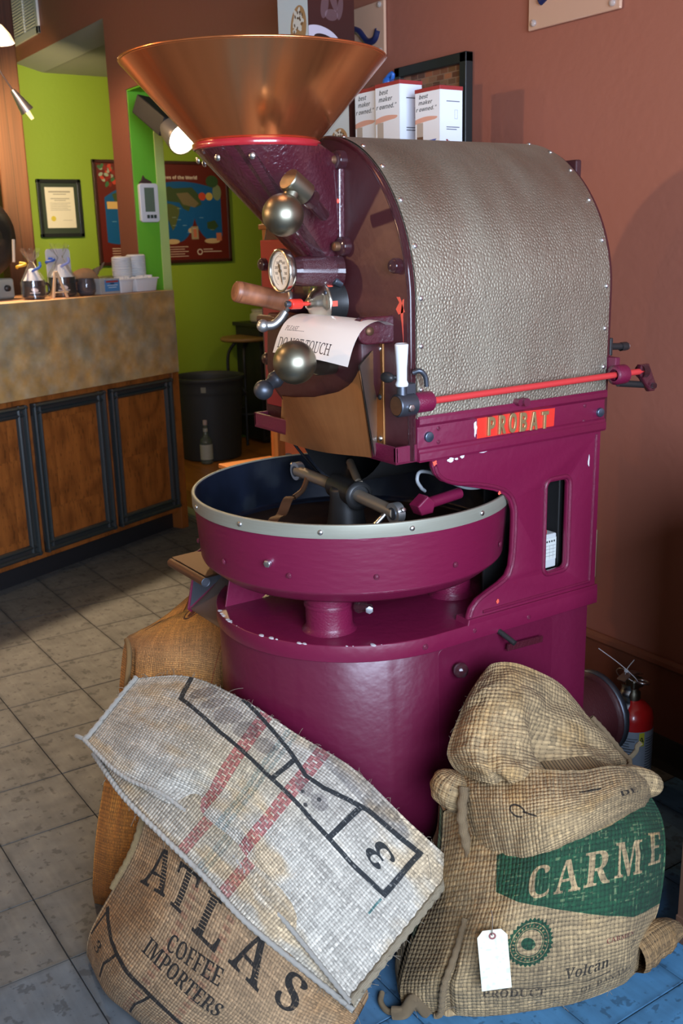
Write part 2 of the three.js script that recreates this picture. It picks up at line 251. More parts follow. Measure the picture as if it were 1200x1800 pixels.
const hoodMat = mat(0xffffff, 1, 1.0, { map: hoodTone, roughnessMap: hoodRough, bumpMap: rep(hammered, 2.15, 5.7), bumpScale: 0.0008 });

const roaster = thing('coffee_roaster', 'maroon cast iron coffee roasting machine with bronze hopper and hammered metal drum hood', 'coffee roaster', [1.70, 0, 1.149]);
// screws and bolts that several parts wear; they sit as sub-parts on the part that they hold
const dome = (p, n, r) => lathe([[r, 0], [r, 0.12 * r], [r * 0.85, r * 0.42], [r * 0.5, r * 0.62], [0.0001, r * 0.68]], p, p.clone().add(n), 14);
const hexBolt = (p, n, r, h) => lathe([[r, 0], [r, h * 0.85], [r * 0.85, h], [0.0001, h]], p, p.clone().add(n), 6);
const NX = V(-1, 0, 0), NZ = V(0, 0, -1);
const dShape = (R, zb, cx = 1.70, cz = 1.149, rb = 0.0) => { const p = [[cx + R, zb]]; for (let i = 0; i <= 64; i++) { const a = -Math.PI * i / 64; p.push([cx + R * Math.cos(a), cz + R * Math.sin(a)]); } p.push([cx - R, zb]); return shape(p); };

// base
const maroonBaseShade = maroon.clone(); maroonBaseShade.color.setRGB(0.096, 0.0045, 0.024);                    // same paint as the rest, with the shade on the base put into the colour
const base = part('base', smoothGeo(extY(dShape(0.2845, 1.556), 0.012, 0.566, 0.003), 0.5), maroonBaseShade, roaster);
part('plinth', smoothGeo(extY(dShape(0.276, 1.55), 0, 0.014, 0.001), 0.5), blackIron, roaster);
const lid = part('base_lid', smoothGeo(extY(dShape(0.2895, 1.580), 0.574, 0.0345, 0.003, 3), 0.5), maroon, roaster);
for (const [z, y] of [[1.116, 0.590], [1.383, 0.588], [1.238, 0.594]]) part('bolt', dome(V(1.4105, y, z), NX, 0.0065), maroon, lid);
const door = part('ash_door', extX(roundRect(1.150, 1.455, 0.335, 0.572, 0.012), 1.4162, 0.004, 0.0012), maroonBaseShade, roaster);
part('door_knob', lathe([[0.006, 0], [0.006, 0.008], [0.013, 0.012], [0.0155, 0.02], [0.012, 0.029], [0.0001, 0.033]], V(1.414, 0.527, 1.191), V(1, 0.527, 1.191), 24), maroonCast, door);
function roundRect(a0, a1, b0, b1, r) { const s = new THREE.Shape(); s.moveTo(a0 + r, b0); s.lineTo(a1 - r, b0); s.absarc(a1 - r, b0 + r, r, -Math.PI / 2, 0); s.lineTo(a1, b1 - r); s.absarc(a1 - r, b1 - r, r, 0, Math.PI / 2); s.lineTo(a0 + r, b1); s.absarc(a0 + r, b1 - r, r, Math.PI / 2, Math.PI); s.lineTo(a0, b0 + r); s.absarc(a0 + r, b0 + r, r, Math.PI, 1.5 * Math.PI); return s; }
const dh = part('damper_handle', cyl(V(1.425, 0.583, 1.300), V(1.372, 0.560, 1.312), 0.0055), blackIron, roaster);
part('damper_bar', extX(shape([[1.318, 0.535], [1.412, 0.531], [1.413, 0.542], [1.319, 0.547]]), 1.402, 0.006, 0.001), maroonCast, dh);
// blower outlet at the back
part('blower_outlet', [cyl(V(1.475, 0.268, 1.55), V(1.475, 0.268, 1.655), 0.086), lathe([[0.086, 0], [0.095, 0.003], [0.095, 0.012], [0.088, 0.016], [0.080, 0.016]], V(1.475, 0.268, 1.650), V(1.475, 0.268, 2))], maroonDark, roaster);
part('outlet_ring', lathe([[0.088, 0], [0.098, 0], [0.098, 0.014], [0.089, 0.016], [0.0001, 0.010]], V(1.475, 0.268, 1.660), V(1.475, 0.268, 2)), darkSteel, roaster);

// cooling tray
const TC = V(1.70, 0, 1.149), at = (y) => V(TC.x, y, TC.z), up1 = (y) => V(TC.x, y + 1, TC.z);
const tray = part('cooling_tray', lathe([[0.255, 0.0], [0.286, 0.003], [0.292, 0.008], [0.3135, 0.026], [0.3165, 0.032], [0.3245, 0.134], [0.3245, 0.156]], at(0.690), up1(0.690), 96), maroon, roaster);
part('tray_band', lathe([[0.3235, 0], [0.3285, 0.001], [0.3290, 0.0245], [0.3275, 0.0265], [0.3225, 0.0265], [0.3215, 0.024]], at(0.827), up1(0.827), 96), mat(lin(0.80, 0.86, 0.88), 0.9, 0.45, { roughnessMap: hoodRough, map: hoodTone }), tray);
const innerTex = tex(512, 128, (u, v) => { const n = fbm(u * 40, v * 6, 0, 0, 5, 121), b = smooth(0.62, 0.75, fbm(u * 24, v * 5, 0, 0, 4, 125)); const t = 0.6 + 0.7 * n; return [0.16 * t + 0.10 * b, 0.19 * t + 0.09 * b, 0.25 * t + 0.05 * b]; });
part('tray_lining', lathe([[0.3225, 0.148], [0.3185, 0.145], [0.3125, 0.045], [0.302, 0.042], [0.300, 0.036], [0.297, 0.034]], at(0.704), up1(0.704), 96), mat(lin(0.42, 0.44, 0.52), 0.4, 0.4, { map: innerTex }), tray);
const sieve = tex(256, 256, (u, v) => { const n = 64, y = v * n, x = u * n + 0.5 * (Math.floor(y) % 2), d = Math.hypot((x % 1) - 0.5, (y % 1) - 0.5), w = fbm(u * 6, v * 6, 0, 0, 4, 131); return d < 0.3 ? [0.02, 0.018, 0.018] : [0.36 * (0.6 + 0.6 * w), 0.27 * (0.6 + 0.6 * w), 0.22 * (0.6 + 0.6 * w)]; });
part('perforated_floor', planeUV(lathe([[0.2985, 0], [0.2985, 0.003], [0.0001, 0.003]], at(0.7355), up1(0.7355), 64), 0, 2, 3.2, 3.2), mat(0xffffff, 0.5, 0.6, { map: sieve }), tray);
for (let k = 0; k < 12; k++) { const a = -0.35 - k * Math.PI / 6.2, n = V(Math.cos(a), 0, Math.sin(a)); part('rivet', dome(V(TC.x + 0.3288 * n.x, 0.840, TC.z + 0.3288 * n.z), n, 0.0052), steel, tray); part('rivet', dome(V(TC.x + 0.3205 * Math.cos(a + 0.2), 0.752, TC.z + 0.3205 * Math.sin(a + 0.2)), V(Math.cos(a + 0.2), 0, Math.sin(a + 0.2)), 0.0055), maroon, tray); }
{ const a = -2.05, n = V(Math.cos(a), 0, Math.sin(a)); part('bolt', hexBolt(V(TC.x + 0.321 * n.x, 0.772, TC.z + 0.321 * n.z), n, 0.0075, 0.009), zinc, tray); }
// bean spout at the tray's front left
const flap = part('spout_flap', [sheet((u, v) => V(lerp(1.797, 1.962, u), 0.681 + 0.003 * v, lerp(0.852, 0.932, v)), 8, 8, 0.004), tube([V(1.794, 0.6715, 0.849), V(1.961, 0.6715, 0.849)], 0.0095, 4, 20)], rust, roaster);
part('curled_edge', [torus(V(1.7935, 0.6715, 0.849), V(1, 0, 0), 0.0088, 0.0013, 24), cyl(V(1.7940, 0.6715, 0.849), V(1.7936, 0.6715, 0.849), 0.0074)], darkSteel, flap);
const cheek = (x) => extX(shape([[0.908, 0.683], [0.880, 0.557], [0.887, 0.549], [0.985, 0.614], [1.005, 0.693], [0.93, 0.693]]), x, 0.004, 0.0008);
const spout = part('bean_spout', cheek(1.7975), maroon, roaster);
part('spout_cheek', cheek(1.9620), maroon, spout); part('spout_lining', extX(shape([[0.910, 0.680], [0.885, 0.562], [0.978, 0.622], [0.985, 0.686]]), 1.9578, 0.0012, 0.0002), darkSteel, spout);
part('spout_slide', sheet((u, v) => V(lerp(1.798, 1.957, u), lerp(0.556, 0.622, v) - 0.003 * Math.sin(v * 3.1), lerp(0.886, 0.975, v)), 4, 12, 0.003), mat(lin(0.20, 0.13, 0.09), 0.45, 0.7), spout);
// exhaust stubs between base and tray
const stub = part('exhaust_stub', lathe([[0.055, 0], [0.049, 0.005], [0.046, 0.012], [0.046, 0.048], [0.0485, 0.050], [0.0485, 0.056], [0.046, 0.058], [0.049, 0.085]], V(1.565, 0.608, 1.000), V(1.565, 2, 1.000), 48), maroon, roaster);
part('clamp', [box(1.505, 1.520, 0.648, 0.672, 1.028, 1.050, 0.003), cyl(V(1.516, 0.661, 1.026), V(1.492, 0.661, 1.052), 0.006)], maroonCast, stub); part('clamp_bolt', hexBolt(V(1.497, 0.657, 1.048), V(-0.8, 0, -0.5), 0.0085, 0.010), zinc, stub);
part('exhaust_stub', lathe([[0.050, 0], [0.044, 0.006], [0.042, 0.012], [0.042, 0.085]], V(1.575, 0.608, 1.315), V(1.575, 2, 1.315), 40), maroon, roaster);
// stirrer in the tray
const sp = part('stirrer_post', lathe([[0.052, 0], [0.045, 0.01], [0.038, 0.05], [0.033, 0.09], [0.034, 0.104], [0.029, 0.112], [0.0001, 0.114]], V(1.690, 0.738, 1.130), V(1.690, 2, 1.130), 32), blackIron, roaster);
const hubY = 0.842, armL = V(1.922, 0.838, 1.156), armR = V(1.478, 0.842, 1.100), hubC = V(1.690, hubY, 1.130);
part('stirrer_hub', [cyl(V(1.735, hubY, 1.136), V(1.632, hubY, 1.122), 0.026), lathe([[0.029, 0], [0.029, 0.006], [0.022, 0.009]], V(1.634, hubY, 1.122), V(1.0, hubY, 1.04))], blackIron, sp);
const armM = mat(lin(0.34, 0.27, 0.20), 0.42, 0.5);
const sArm = part('stirrer_arm', [cyl(hubC, armL, 0.0125), cyl(hubC, armR, 0.0125)], armM, roaster);
for (const [p, s] of [[armL, 1], [armR, -1]]) { part('arm_collar', [cyl(V(p.x, p.y, p.z - 0.008), V(p.x, p.y, p.z + 0.008), 0.0205)], alu, sArm); part('collar_cap', [cyl(V(p.x, p.y, p.z - 0.0095), V(p.x, p.y, p.z - 0.0078), 0.012)], darkSteel, sArm); part('collar_bolt', hexBolt(V(p.x - s * -0.016, p.y + 0.008, p.z), V(s, 0.4, 0), 0.005, 0.012), steel, sArm); }
const pad = part('stirrer_paddle', [tube([V(1.862, 0.838, 1.145), V(1.842, 0.815, 1.118), V(1.826, 0.806, 1.085)], 0.006, 16, 8), sheet((u, v) => V(lerp(1.834, 1.752, v) - 0.012 * (u - 0.5), lerp(0.806, 0.776, v) + 0.006 * Math.sin(v * 9), lerp(1.085, 0.985, v) + 0.018 * (u - 0.5)), 3, 20, 0.003)], rust, roaster);
part('paddle_blade', sheet((u, v) => V(lerp(1.800, 1.706, u), lerp(0.770, 0.742, v), lerp(0.975, 1.000, u) + 0.01 * v), 4, 4, 0.003), mat(lin(0.42, 0.33, 0.25), 0.45, 0.8), pad);
for (const t of [0.45, 0.58]) part('rivet', dome(V(lerp(1.800, 1.706, t), 0.768, lerp(0.975, 1.0, t) - 0.001), V(-0.3, 0.2, -1), 0.004), steel, pad);
part('stirrer_paddle', [tube([V(1.505, 0.838, 1.100), V(1.52, 0.800, 1.06), V(1.56, 0.772, 1.03)], 0.006, 16, 8), sheet((u, v) => V(lerp(1.52, 1.60, u), lerp(0.772, 0.742, v), lerp(1.00, 1.04, u)), 4, 4, 0.003)], steel, roaster);
const tBar = part('lift_bar', cyl(V(1.768, 0.878, 1.195), V(1.650, 0.864, 1.135), 0.0085), armM, roaster); part('lift_bracket', [box(1.752, 1.760, 0.832, 0.878, 1.180, 1.196), box(1.735, 1.765, 0.836, 0.842, 1.14, 1.20)], steel, tBar);
for (const [x, z] of [[1.720, 1.118], [1.702, 1.150], [1.676, 1.112]]) part('hub_bolt', hexBolt(V(x, 0.846, z), V(0, 1, 0), 0.006, 0.011), steel, sp);

// side frames with their cut-out round the tray and the slot
const legPts = [[1.100, 0.953], [1.138, 0.950], [1.1385, 0.938], [1.145, 0.923], [1.160, 0.909], [1.190, 0.897], [1.240, 0.884], [1.290, 0.870], [1.318, 0.857], [1.333, 0.841], [1.341, 0.820], [1.342, 0.795], [1.340, 0.735], [1.336, 0.705], [1.326, 0.687], [1.306, 0.675], [1.276, 0.664], [1.248, 0.652], [1.233, 0.638], [1.2265, 0.622], [1.2255, 0.608], [1.5785, 0.606], [1.577, 0.953]];
for (const x0 of [1.4118, 1.985]) {
  const s = shape(legPts); s.holes.push(roundRect(1.429, 1.491, 0.671, 0.864, 0.014));
  const f = part('side_frame', smoothGeo(extX(s, x0 === 1.985 ? 1.988 : 1.4235, 0.0105, 0.003), 0.5), maroon, roaster);
  if (x0 > 1.5) continue;
  const bead = legPts.slice(1, -1).map(([z, y]) => V(1.4128, y, z));
  part('rim_bead', tube([...legPts.slice(2, 20).map(([z, y], i) => V(1.4135, y + (i > 3 && i < 12 ? 0.004 : 0), z + 0.004))], 0.0042, 90, 8), maroon, f);
  part('rim_bead', new THREE.TubeGeometry(new THREE.CatmullRomCurve3(roundRect(1.425, 1.495, 0.667, 0.868, 0.017).getSpacedPoints(60).slice(0, -1).map((p) => V(1.4132, p.y, p.x)), true), 120, 0.0048, 8, true), maroon, f);
  part('rim_bead', [cyl(V(1.4132, 0.628, 1.562), V(1.4132, 0.944, 1.566), 0.0035), cyl(V(1.4132, 0.626, 1.262), V(1.4132, 0.626, 1.562), 0.0035)], maroon, f);
}
part('foot_flange', extX(shape([[1.222, 0.6075], [1.582, 0.6055], [1.582, 0.614], [1.225, 0.617]]), 1.448, 0.040, 0.002), maroon, roaster);
// drum, and dark backing added as the shade between the side frames
part('shade_backing', box(1.52, 1.526, 0.612, 0.95, 1.36, 1.50, 0.001), blackIron, roaster);
part('drum_trough', [box(1.447, 1.955, 0.62, 0.95, 1.50, 1.57, 0.004), lathe([[0.2, 0], [0.2, 0.40]], V(1.70, 1.06, 1.12), V(1.70, 1.06, 2), 48)], blackIron, roaster);
const ctl = part('control_box', box(1.4315, 1.50, 0.672, 0.745, 1.438, 1.480, 0.003), mat(lin(0.42, 0.43, 0.42), 0.6), roaster);
part('rating_label', [box(1.4302, 1.4316, 0.690, 0.737, 1.440, 1.478, 0)], mat(0xffffff, 0.5, 0, { map: canvasTex(256, 256, (g) => { g.fillStyle = '#b9bcb6'; g.fillRect(0, 0, 256, 256); g.strokeStyle = '#333'; g.lineWidth = 3; for (let y = 90; y < 250; y += 40) { g.beginPath(); g.moveTo(10, y); g.lineTo(246, y); g.stroke(); } for (let x = 60; x < 250; x += 70) { g.beginPath(); g.moveTo(x, 90); g.lineTo(x, 245); g.stroke(); } g.fillStyle = '#222'; for (let i = 0; i < 5; i++) g.fillRect(20 + i * 46, 30, 26, 22); }) }), ctl);
part('red_button', box(1.435, 1.455, 0.745, 0.755, 1.440, 1.456, 0.002), redPaint, ctl);
part('cable', tube([V(1.485, 0.872, 1.175), V(1.468, 0.885, 1.153), V(1.462, 0.903, 1.139), V(1.466, 0.915, 1.146), V(1.472, 0.912, 1.172), V(1.475, 0.897, 1.206), V(1.475, 0.878, 1.24), V(1.475, 0.864, 1.275), V(1.48, 0.857, 1.328)], 0.0036, 80, 8), mat(lin(0.26, 0.27, 0.28), 0.5), roaster);
part('damper_lug', [extX(shape([[1.120, 0.860], [1.128, 0.845], [1.150, 0.846], [1.155, 0.862], [1.14, 0.874]]), 1.46, 0.03, 0.003), cyl(V(1.445, 0.858, 1.14), V(1.46, 0.862, 1.24), 0.011)], maroon, roaster);

// beam under the hood on each side, with the name plate
const beamProfile = shape([[1.445, 0.952], [1.4065, 0.952], [1.405, 0.955], [1.405, 0.966], [1.4075, 0.969], [1.4075, 0.973], [1.4115, 0.976], [1.4115, 1.015], [1.4075, 1.018], [1.405, 1.021], [1.405, 1.029], [1.407, 1.0325], [1.445, 1.0325]]);
const beam = part('side_beam', smoothGeo(extZ(beamProfile, 1.100, 0.4845, 0.0015), 0.4), maroon, roaster);
part('side_beam', box(1.895, 1.932, 0.952, 1.032, 1.10, 1.584, 0.003), maroon, roaster);
for (const [z, y] of [[1.124, 0.995], [1.569, 0.989]]) part('bolt', lathe([[0.0095, 0], [0.0095, 0.006], [0.0085, 0.0075], [0.0001, 0.0078]], V(1.4115, y, z), V(0, y, z), 24), mat(lin(0.16, 0.22, 0.30), 0.3, 0.9), beam);
for (const [z, y] of [[1.148, 1.007], [1.148, 0.982], [1.526, 1.007], [1.525, 0.976], [1.549, 0.969]]) part('screw', dome(V(1.4115, y, z), NX, 0.0048), maroon, beam);
part('stop_bolt', [cyl(V(1.420, 1.036, 1.335), V(1.394, 1.036, 1.335), 0.0065), cyl(V(1.402, 1.036, 1.346), V(1.388, 1.036, 1.346), 0.0078)], maroon, beam);
const plaque = part('name_plate', extX(shape([[1.2405, 0.9765], [1.4395, 0.970], [1.4415, 1.0115], [1.2405, 1.0185]]), 1.4118, 0.0022, 0.0005), redPaint, beam);
const font = await new FontLoader().loadAsync('fonts/droid/droid_sans_bold.typeface.json');
{ // the letters, cast in brass with a hollow in their strokes
  const word = 'PROBAT', letters = []; const zs = [1.263, 1.2905, 1.3165, 1.3445, 1.372, 1.402], hs = [0.0355, 0.0365, 0.038, 0.037, 0.036, 0.0345], ws = [0.0185, 0.0185, 0.0195, 0.0185, 0.0195, 0.018];
  [...word].forEach((c, i) => {
    const g = new TextGeometry(c, { font, size: 1, depth: 0.16, curveSegments: 6, bevelEnabled: true, bevelSize: 0.02, bevelThickness: 0.03, bevelSegments: 2 }); g.computeBoundingBox(); const b = g.boundingBox;
    g.translate(-b.min.x, -b.min.y, 0).scale(ws[i] / (b.max.x - b.min.x), hs[i] / (b.max.y - b.min.y), 0.026);
    g.applyMatrix4(new THREE.Matrix4().makeBasis(V(0, -0.02, 1), V(0, 1, 0.03), V(-1, 0, 0)).setPosition(1.4096, 0.9795 - (zs[i] - 1.263) * 0.032, zs[i])); letters.push(g);
  });
  for (const l of letters) part('letter', l, mat(lin(0.50, 0.36, 0.17), 0.4, 0.8), plaque);
}
// worn spots of the paint
const chips = [[1.4113, 0.9445, 1.178, 0.008, 0.0045, 0], [1.4113, 0.9445, 1.192, 0.004, 0.002, 0], [1.4113, 0.947, 1.206, 0.005, 0.003, 0], [1.4113, 0.951, 1.255, 0.012, 0.0035, 0], [1.4113, 0.944, 1.1405, 0.005, 0.005, 1], [1.4108, 0.862, 1.300, 0.004, 0.004, 1], [1.4108, 0.640, 1.300, 0.0035, 0.0045, 1], [1.4108, 0.611, 1.395, 0.005, 0.005, 0], [1.4100, 0.598, 1.238, 0.006, 0.006, 0], [1.4100, 0.594, 1.53, 0.008, 0.005, 0], [1.4150, 0.525, 1.43, 0.003, 0.014, 0], [1.4150, 0.50, 1.425, 0.004, 0.003, 0], [1.4150, 0.47, 1.50, 0.005, 0.004, 0], [1.4095, 0.998, 1.236, 0.0035, 0.016, 0], [1.4113, 0.89, 1.545, 0.002, 0.012, 0]];
const blob = (z, y, a, b, k) => { const p = []; for (let i = 0; i < 14; i++) { const t = i / 14 * 6.2832, r = 0.65 + 0.6 * hash(i, k, 77); p.push([z + a * r * Math.cos(t), y + b * r * Math.sin(t)]); } return shape(p); };
chips.forEach(([x, y, z, a, b, c], i) => part('paint_chip', extX(blob(z, y, a, b, i), x + 0.0004, 0.0006, 0.0001, 1), c ? chipRed : chipWhite, roaster));
{ const g = []; for (let i = 0; i < 26; i++) { const a = -Math.PI / 2 - 1.2 + 2.0 * hash(i, 3, 31), r = 0.2888, n = V(Math.cos(a), 0, Math.sin(a)); g.push(new THREE.SphereGeometry(0.0035 * (0.5 + hash(i, 1, 5)), 8, 6).scale(1.6, 0.25, 1).translate(TC.x + r * n.x, 0.6078, TC.z + r * n.z)); } const c = part('worn_edge', g, chipWhite, lid); c.userData.kind = 'stuff'; }

// drum hood and front plate
const HX = 1.668, HA = 0.257, HB = 0.290, HY = 1.235, HN = 1.90;
const arch = (t, a = HA, b = HB) => { const c = Math.cos(t), s = Math.sin(t); return [HX - a * Math.sign(c) * Math.abs(c) ** (2 / HN), HY + b * Math.abs(s) ** (2 / HN)]; };       // t from 0 (the side with the name plate) to pi
function hoodAt(s) { const L0 = 0.205, L = 2 * L0 + 0.87; const d = s * L; if (d < L0) return [HX - HA, 1.03 + d]; if (d > L - L0) return [HX + HA, 1.03 + L - d]; return arch(Math.PI * (d - L0) / 0.87); }
const hood = part('drum_hood', smoothGeo(sheet((u, v) => { const [x, y] = hoodAt(v); return V(x, y, lerp(1.0985, 1.5835, u)); }, 6, 140, 0.004), 0.6), hoodMat, roaster);
for (const z of [1.108, 1.574]) for (const s of [0.04, 0.10, 0.165, 0.235, 0.30, 0.36, 0.415, 0.47, 0.54]) { const [x, y] = hoodAt(s), [x2, y2] = hoodAt(s + 0.01), n = V(-(y2 - y), x2 - x, 0).normalize(); part('screw', dome(V(x + 0.002 * n.x, y + 0.002 * n.y, z), n, 0.0048), zinc, hood); }
const plateOutline = () => { const p = []; for (let i = 0; i <= 60; i++) p.push(arch(Math.PI * i / 60, HA - 0.003, HB - 0.003)); return [[HX - HA + 0.003, 0.955], ...p, [HX + HA - 0.003, 0.955]]; };
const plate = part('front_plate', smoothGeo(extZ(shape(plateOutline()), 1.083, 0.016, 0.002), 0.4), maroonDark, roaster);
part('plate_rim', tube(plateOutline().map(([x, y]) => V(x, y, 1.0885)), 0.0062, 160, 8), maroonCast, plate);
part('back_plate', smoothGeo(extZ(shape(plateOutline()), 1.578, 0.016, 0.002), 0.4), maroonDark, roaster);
part('lift_eye', [box(1.52, 1.57, 1.43, 1.486, 1.594, 1.61, 0.004)], maroonDark, roaster);
part('front_lip', [box(1.411, 1.925, 0.952, 0.957, 1.052, 1.10, 0.001), box(1.411, 1.925, 0.955, 0.984, 1.052, 1.058, 0.002), box(1.411, 1.418, 0.955, 0.984, 1.052, 1.10, 0.001), box(1.918, 1.925, 0.955, 0.984, 1.052, 1.10, 0.001)], maroon, roaster);
part('side_panel', box(1.790, 1.915, 1.00, 1.345, 1.0795, 1.0845, 0.002), phys(lin(0.26, 0.012, 0.016), 0.4, 0, { clearcoat: 0.3 }), roaster, 'brighter red panel');
for (const [x, y] of [[1.439, 1.296], [1.898, 1.296], [1.898, 1.10]]) part('plate_bolt', lathe([[0.013, 0], [0.013, 0.012], [0.010, 0.017], [0.0001, 0.019]], V(x, y, 1.084), V(x, y, 0), 20), maroonCast, plate);
{ const g = [extZ(shape([[1.4475, 1.222], [1.4375, 1.234], [1.4455, 1.243], [1.436, 1.243], [1.422, 1.218], [1.440, 1.213]]), 1.0826, 0.0006, 0.0001, 1), extZ(shape([[1.424, 1.240], [1.4275, 1.21], [1.4265, 1.165], [1.4315, 1.20], [1.434, 1.212], [1.4285, 1.238]]), 1.0826, 0.0006, 0.0001, 1)]; for (const q of g) part('paint_chip', q, chipRed, roaster); }

// hopper
const HC = [1.668, 0.943], hAt = (y) => V(HC[0], y, HC[1]);
const hopper = part('hopper', lathe([[0.1075, 0], [0.112, 0.004], [0.2300, 0.1330], [0.2315, 0.1365], [0.2285, 0.1375], [0.2262, 0.1335], [0.1085, 0.008]], hAt(1.5095), hAt(3), 96), bronze, roaster);
part('rolled_rim', torus(hAt(1.6462), V(0, 1, 0), 0.2305, 0.0022, 96), bronze, hopper);
part('seam_strip', sheet((u, v) => { const r = lerp(0.113, 0.231, v), a = 2.22 + (0.016 * u) * 0.18 / r; return V(HC[0] + (r + 0.0018) * Math.cos(a), lerp(1.5125, 1.6455, v), HC[1] + (r + 0.0018) * Math.sin(a)); }, 3, 10, 0.002), steel, hopper);
const neckPts = []; for (let i = 0; i < 72; i++) { const a = i / 72 * Math.PI * 2; for (const [r, y] of [[0.112, 1.5085], [0.1095, 1.4985]]) neckPts.push(V(HC[0] + r * Math.cos(a), y, HC[1] + r * Math.sin(a))); }
for (const [x, y] of [[1.612, 1.485], [1.724, 1.485], [1.610, 1.345], [1.726, 1.345], [1.625, 1.30], [1.711, 1.30], [1.646, 1.275], [1.690, 1.275]]) { neckPts.push(V(x, y, 1.0835), V(x, y + 0.004, 1.062)); }
const neck = part('feed_chute', boxUV(smoothGeo(new ConvexGeometry(neckPts), 0.5), 1), maroonCast, roaster);
part('chute_collar', lathe([[0.111, 0], [0.1145, 0.002], [0.1145, 0.010], [0.111, 0.0125]], hAt(1.4995), hAt(3), 72), phys(lin(0.34, 0.014, 0.022), 0.25, 0, { clearcoat: 0.8 }), neck);
for (const a of [-1.35, -1.95, -2.55, -0.6]) { const n = V(Math.cos(a), -0.25, Math.sin(a)); part('screw', dome(V(HC[0] + 0.108 * n.x, 1.482, HC[1] + 0.108 * n.z), n, 0.0062), steel, neck); }
part('chute_flange', extZ(shape([[1.600, 1.49], [1.606, 1.325], [1.640, 1.262], [1.696, 1.262], [1.730, 1.325], [1.736, 1.49]]), 1.0705, 0.0135, 0.003), maroonCast, neck);
for (const [x, y] of [[1.604, 1.481], [1.597, 1.330], [1.736, 1.330], [1.732, 1.481]]) { const b = part('flange_lug', lathe([[0.017, 0], [0.017, 0.014], [0.014, 0.018], [0.0001, 0.019]], V(x, y, 1.084), V(x, y, 0), 24), maroonCast, neck); part('bolt', lathe([[0.0085, 0], [0.0085, 0.011], [0.007, 0.013], [0.0001, 0.0135]], V(x + 0.002, y, 1.068), V(x + 0.002, y, 0), 16), rust, b); }
part('paint_chip', ball(V(1.6055, 1.41, 1.072), 0.0052, 10), chipRed, neck);
// counterweight levers
function counterweight(hubA, hubB, rh, bc, rb, m) {
  const c = part('counterweight_lever', [lathe([[rh * 0.9, 0], [rh, 0.003], [rh, hubA.distanceTo(hubB)], [rh * 0.85, hubA.distanceTo(hubB) + 0.002], [0.0001, hubA.distanceTo(hubB) + 0.002]], hubA, hubB, 28), lathe([[0.0001, -0.0004], [rh * 0.9, 0]], hubA, hubB, 28)], m, roaster);
  const mid = hubA.clone().lerp(hubB, 0.4); part('counterweight_ball', [ball(bc, rb, 40), lathe([[0.013, 0], [0.0115, 0.012], [0.0145, mid.distanceTo(bc)]], bc, mid, 20)], m, c); return c;
}
const cw1 = counterweight(V(1.494, 1.4405, 0.900), V(1.499, 1.4165, 0.936), 0.020, V(1.4905, 1.3835, 0.886), 0.0345, oldBrass);
part('lever_shaft', [cyl(V(1.498, 1.418, 0.933), V(1.560, 1.385, 1.010), 0.011), cyl(V(1.500, 1.415, 0.938), V(1.506, 1.408, 0.952), 0.0165)], maroonCast, cw1);
// thermometer
const gauge = part('thermometer', lathe([[0.030, 0], [0.0385, 0.004], [0.0400, 0.010], [0.0400, 0.018], [0.0375, 0.021], [0.0345, 0.0185], [0.034, 0.0165]], V(1.655, 1.289, 0.990), V(1.655, 1.289, 0), 48), nickel, roaster);
const dialTex = canvasTex(512, 512, (g) => {
  g.fillStyle = '#e9e2d0'; g.fillRect(0, 0, 512, 512); g.translate(256, 256); g.strokeStyle = '#26221c'; g.fillStyle = '#26221c'; g.lineWidth = 5; g.beginPath(); g.arc(0, 0, 205, Math.PI * 0.62, Math.PI * 1.45); g.stroke(); g.lineWidth = 3;
  for (let i = 0; i <= 60; i++) { const a = Math.PI * (0.72 + 1.56 * i / 60), r = i % 10 ? 186 : 170; g.beginPath(); g.moveTo(r * Math.cos(a), r * Math.sin(a)); g.lineTo(198 * Math.cos(a), 198 * Math.sin(a)); g.stroke(); }
  g.font = 'bold 50px sans-serif'; g.textAlign = 'center'; g.textBaseline = 'middle'; ['0', '100', '200', '300', '400', '500', '600', '700', '800'].forEach((t, i) => { const a = Math.PI * (0.72 + 1.56 * i / 8); g.fillText(t, 128 * Math.cos(a), 128 * Math.sin(a)); }); g.font = '40px sans-serif'; g.fillText('°F', 10, 150); g.beginPath(); g.arc(0, -222, 9, 0, 7); g.fill();
});
const dial = new THREE.CircleGeometry(0.0345, 48).rotateY(Math.PI).translate(1.655, 1.289, 0.9745);
part('dial', dial, mat(0xffffff, 0.5, 0, { map: dialTex }), gauge);
{ const s = new THREE.Shape(); s.moveTo(-0.0012, -0.018); s.lineTo(0, -0.026); s.lineTo(0.0012, -0.018); s.lineTo(0.0016, 0); s.lineTo(0.0034, 0.010); s.lineTo(0, 0.014); s.lineTo(-0.0034, 0.010); s.lineTo(-0.0016, 0); part('pointer', [new THREE.ExtrudeGeometry(s, { depth: 0.0008, bevelEnabled: false }).rotateZ(-0.30).translate(1.655, 1.289, 0.9722), cyl(V(1.655, 1.289, 0.9745), V(1.655, 1.289, 0.971), 0.0028)], mat(lin(0.11, 0.07, 0.035), 0.5), gauge); }
part('gauge_tube', lathe([[0.021, 0], [0.024, 0.004], [0.027, 0.02], [0.028, 0.085], [0.032, 0.10]], V(1.642, 1.288, 0.984), V(1.62, 1.284, 1.09), 32), maroonCast, roaster);
part('sight_glass', lathe([[0.018, 0], [0.020, 0.006], [0.0001, 0.006]], V(1.690, 1.258, 1.06), V(1.690, 1.258, 0), 24), oldBrass, roaster);
part('grease_nut', hexBolt(V(1.606, 1.263, 1.075), V(0, 0.4, -1), 0.008, 0.018), darkSteel, roaster);
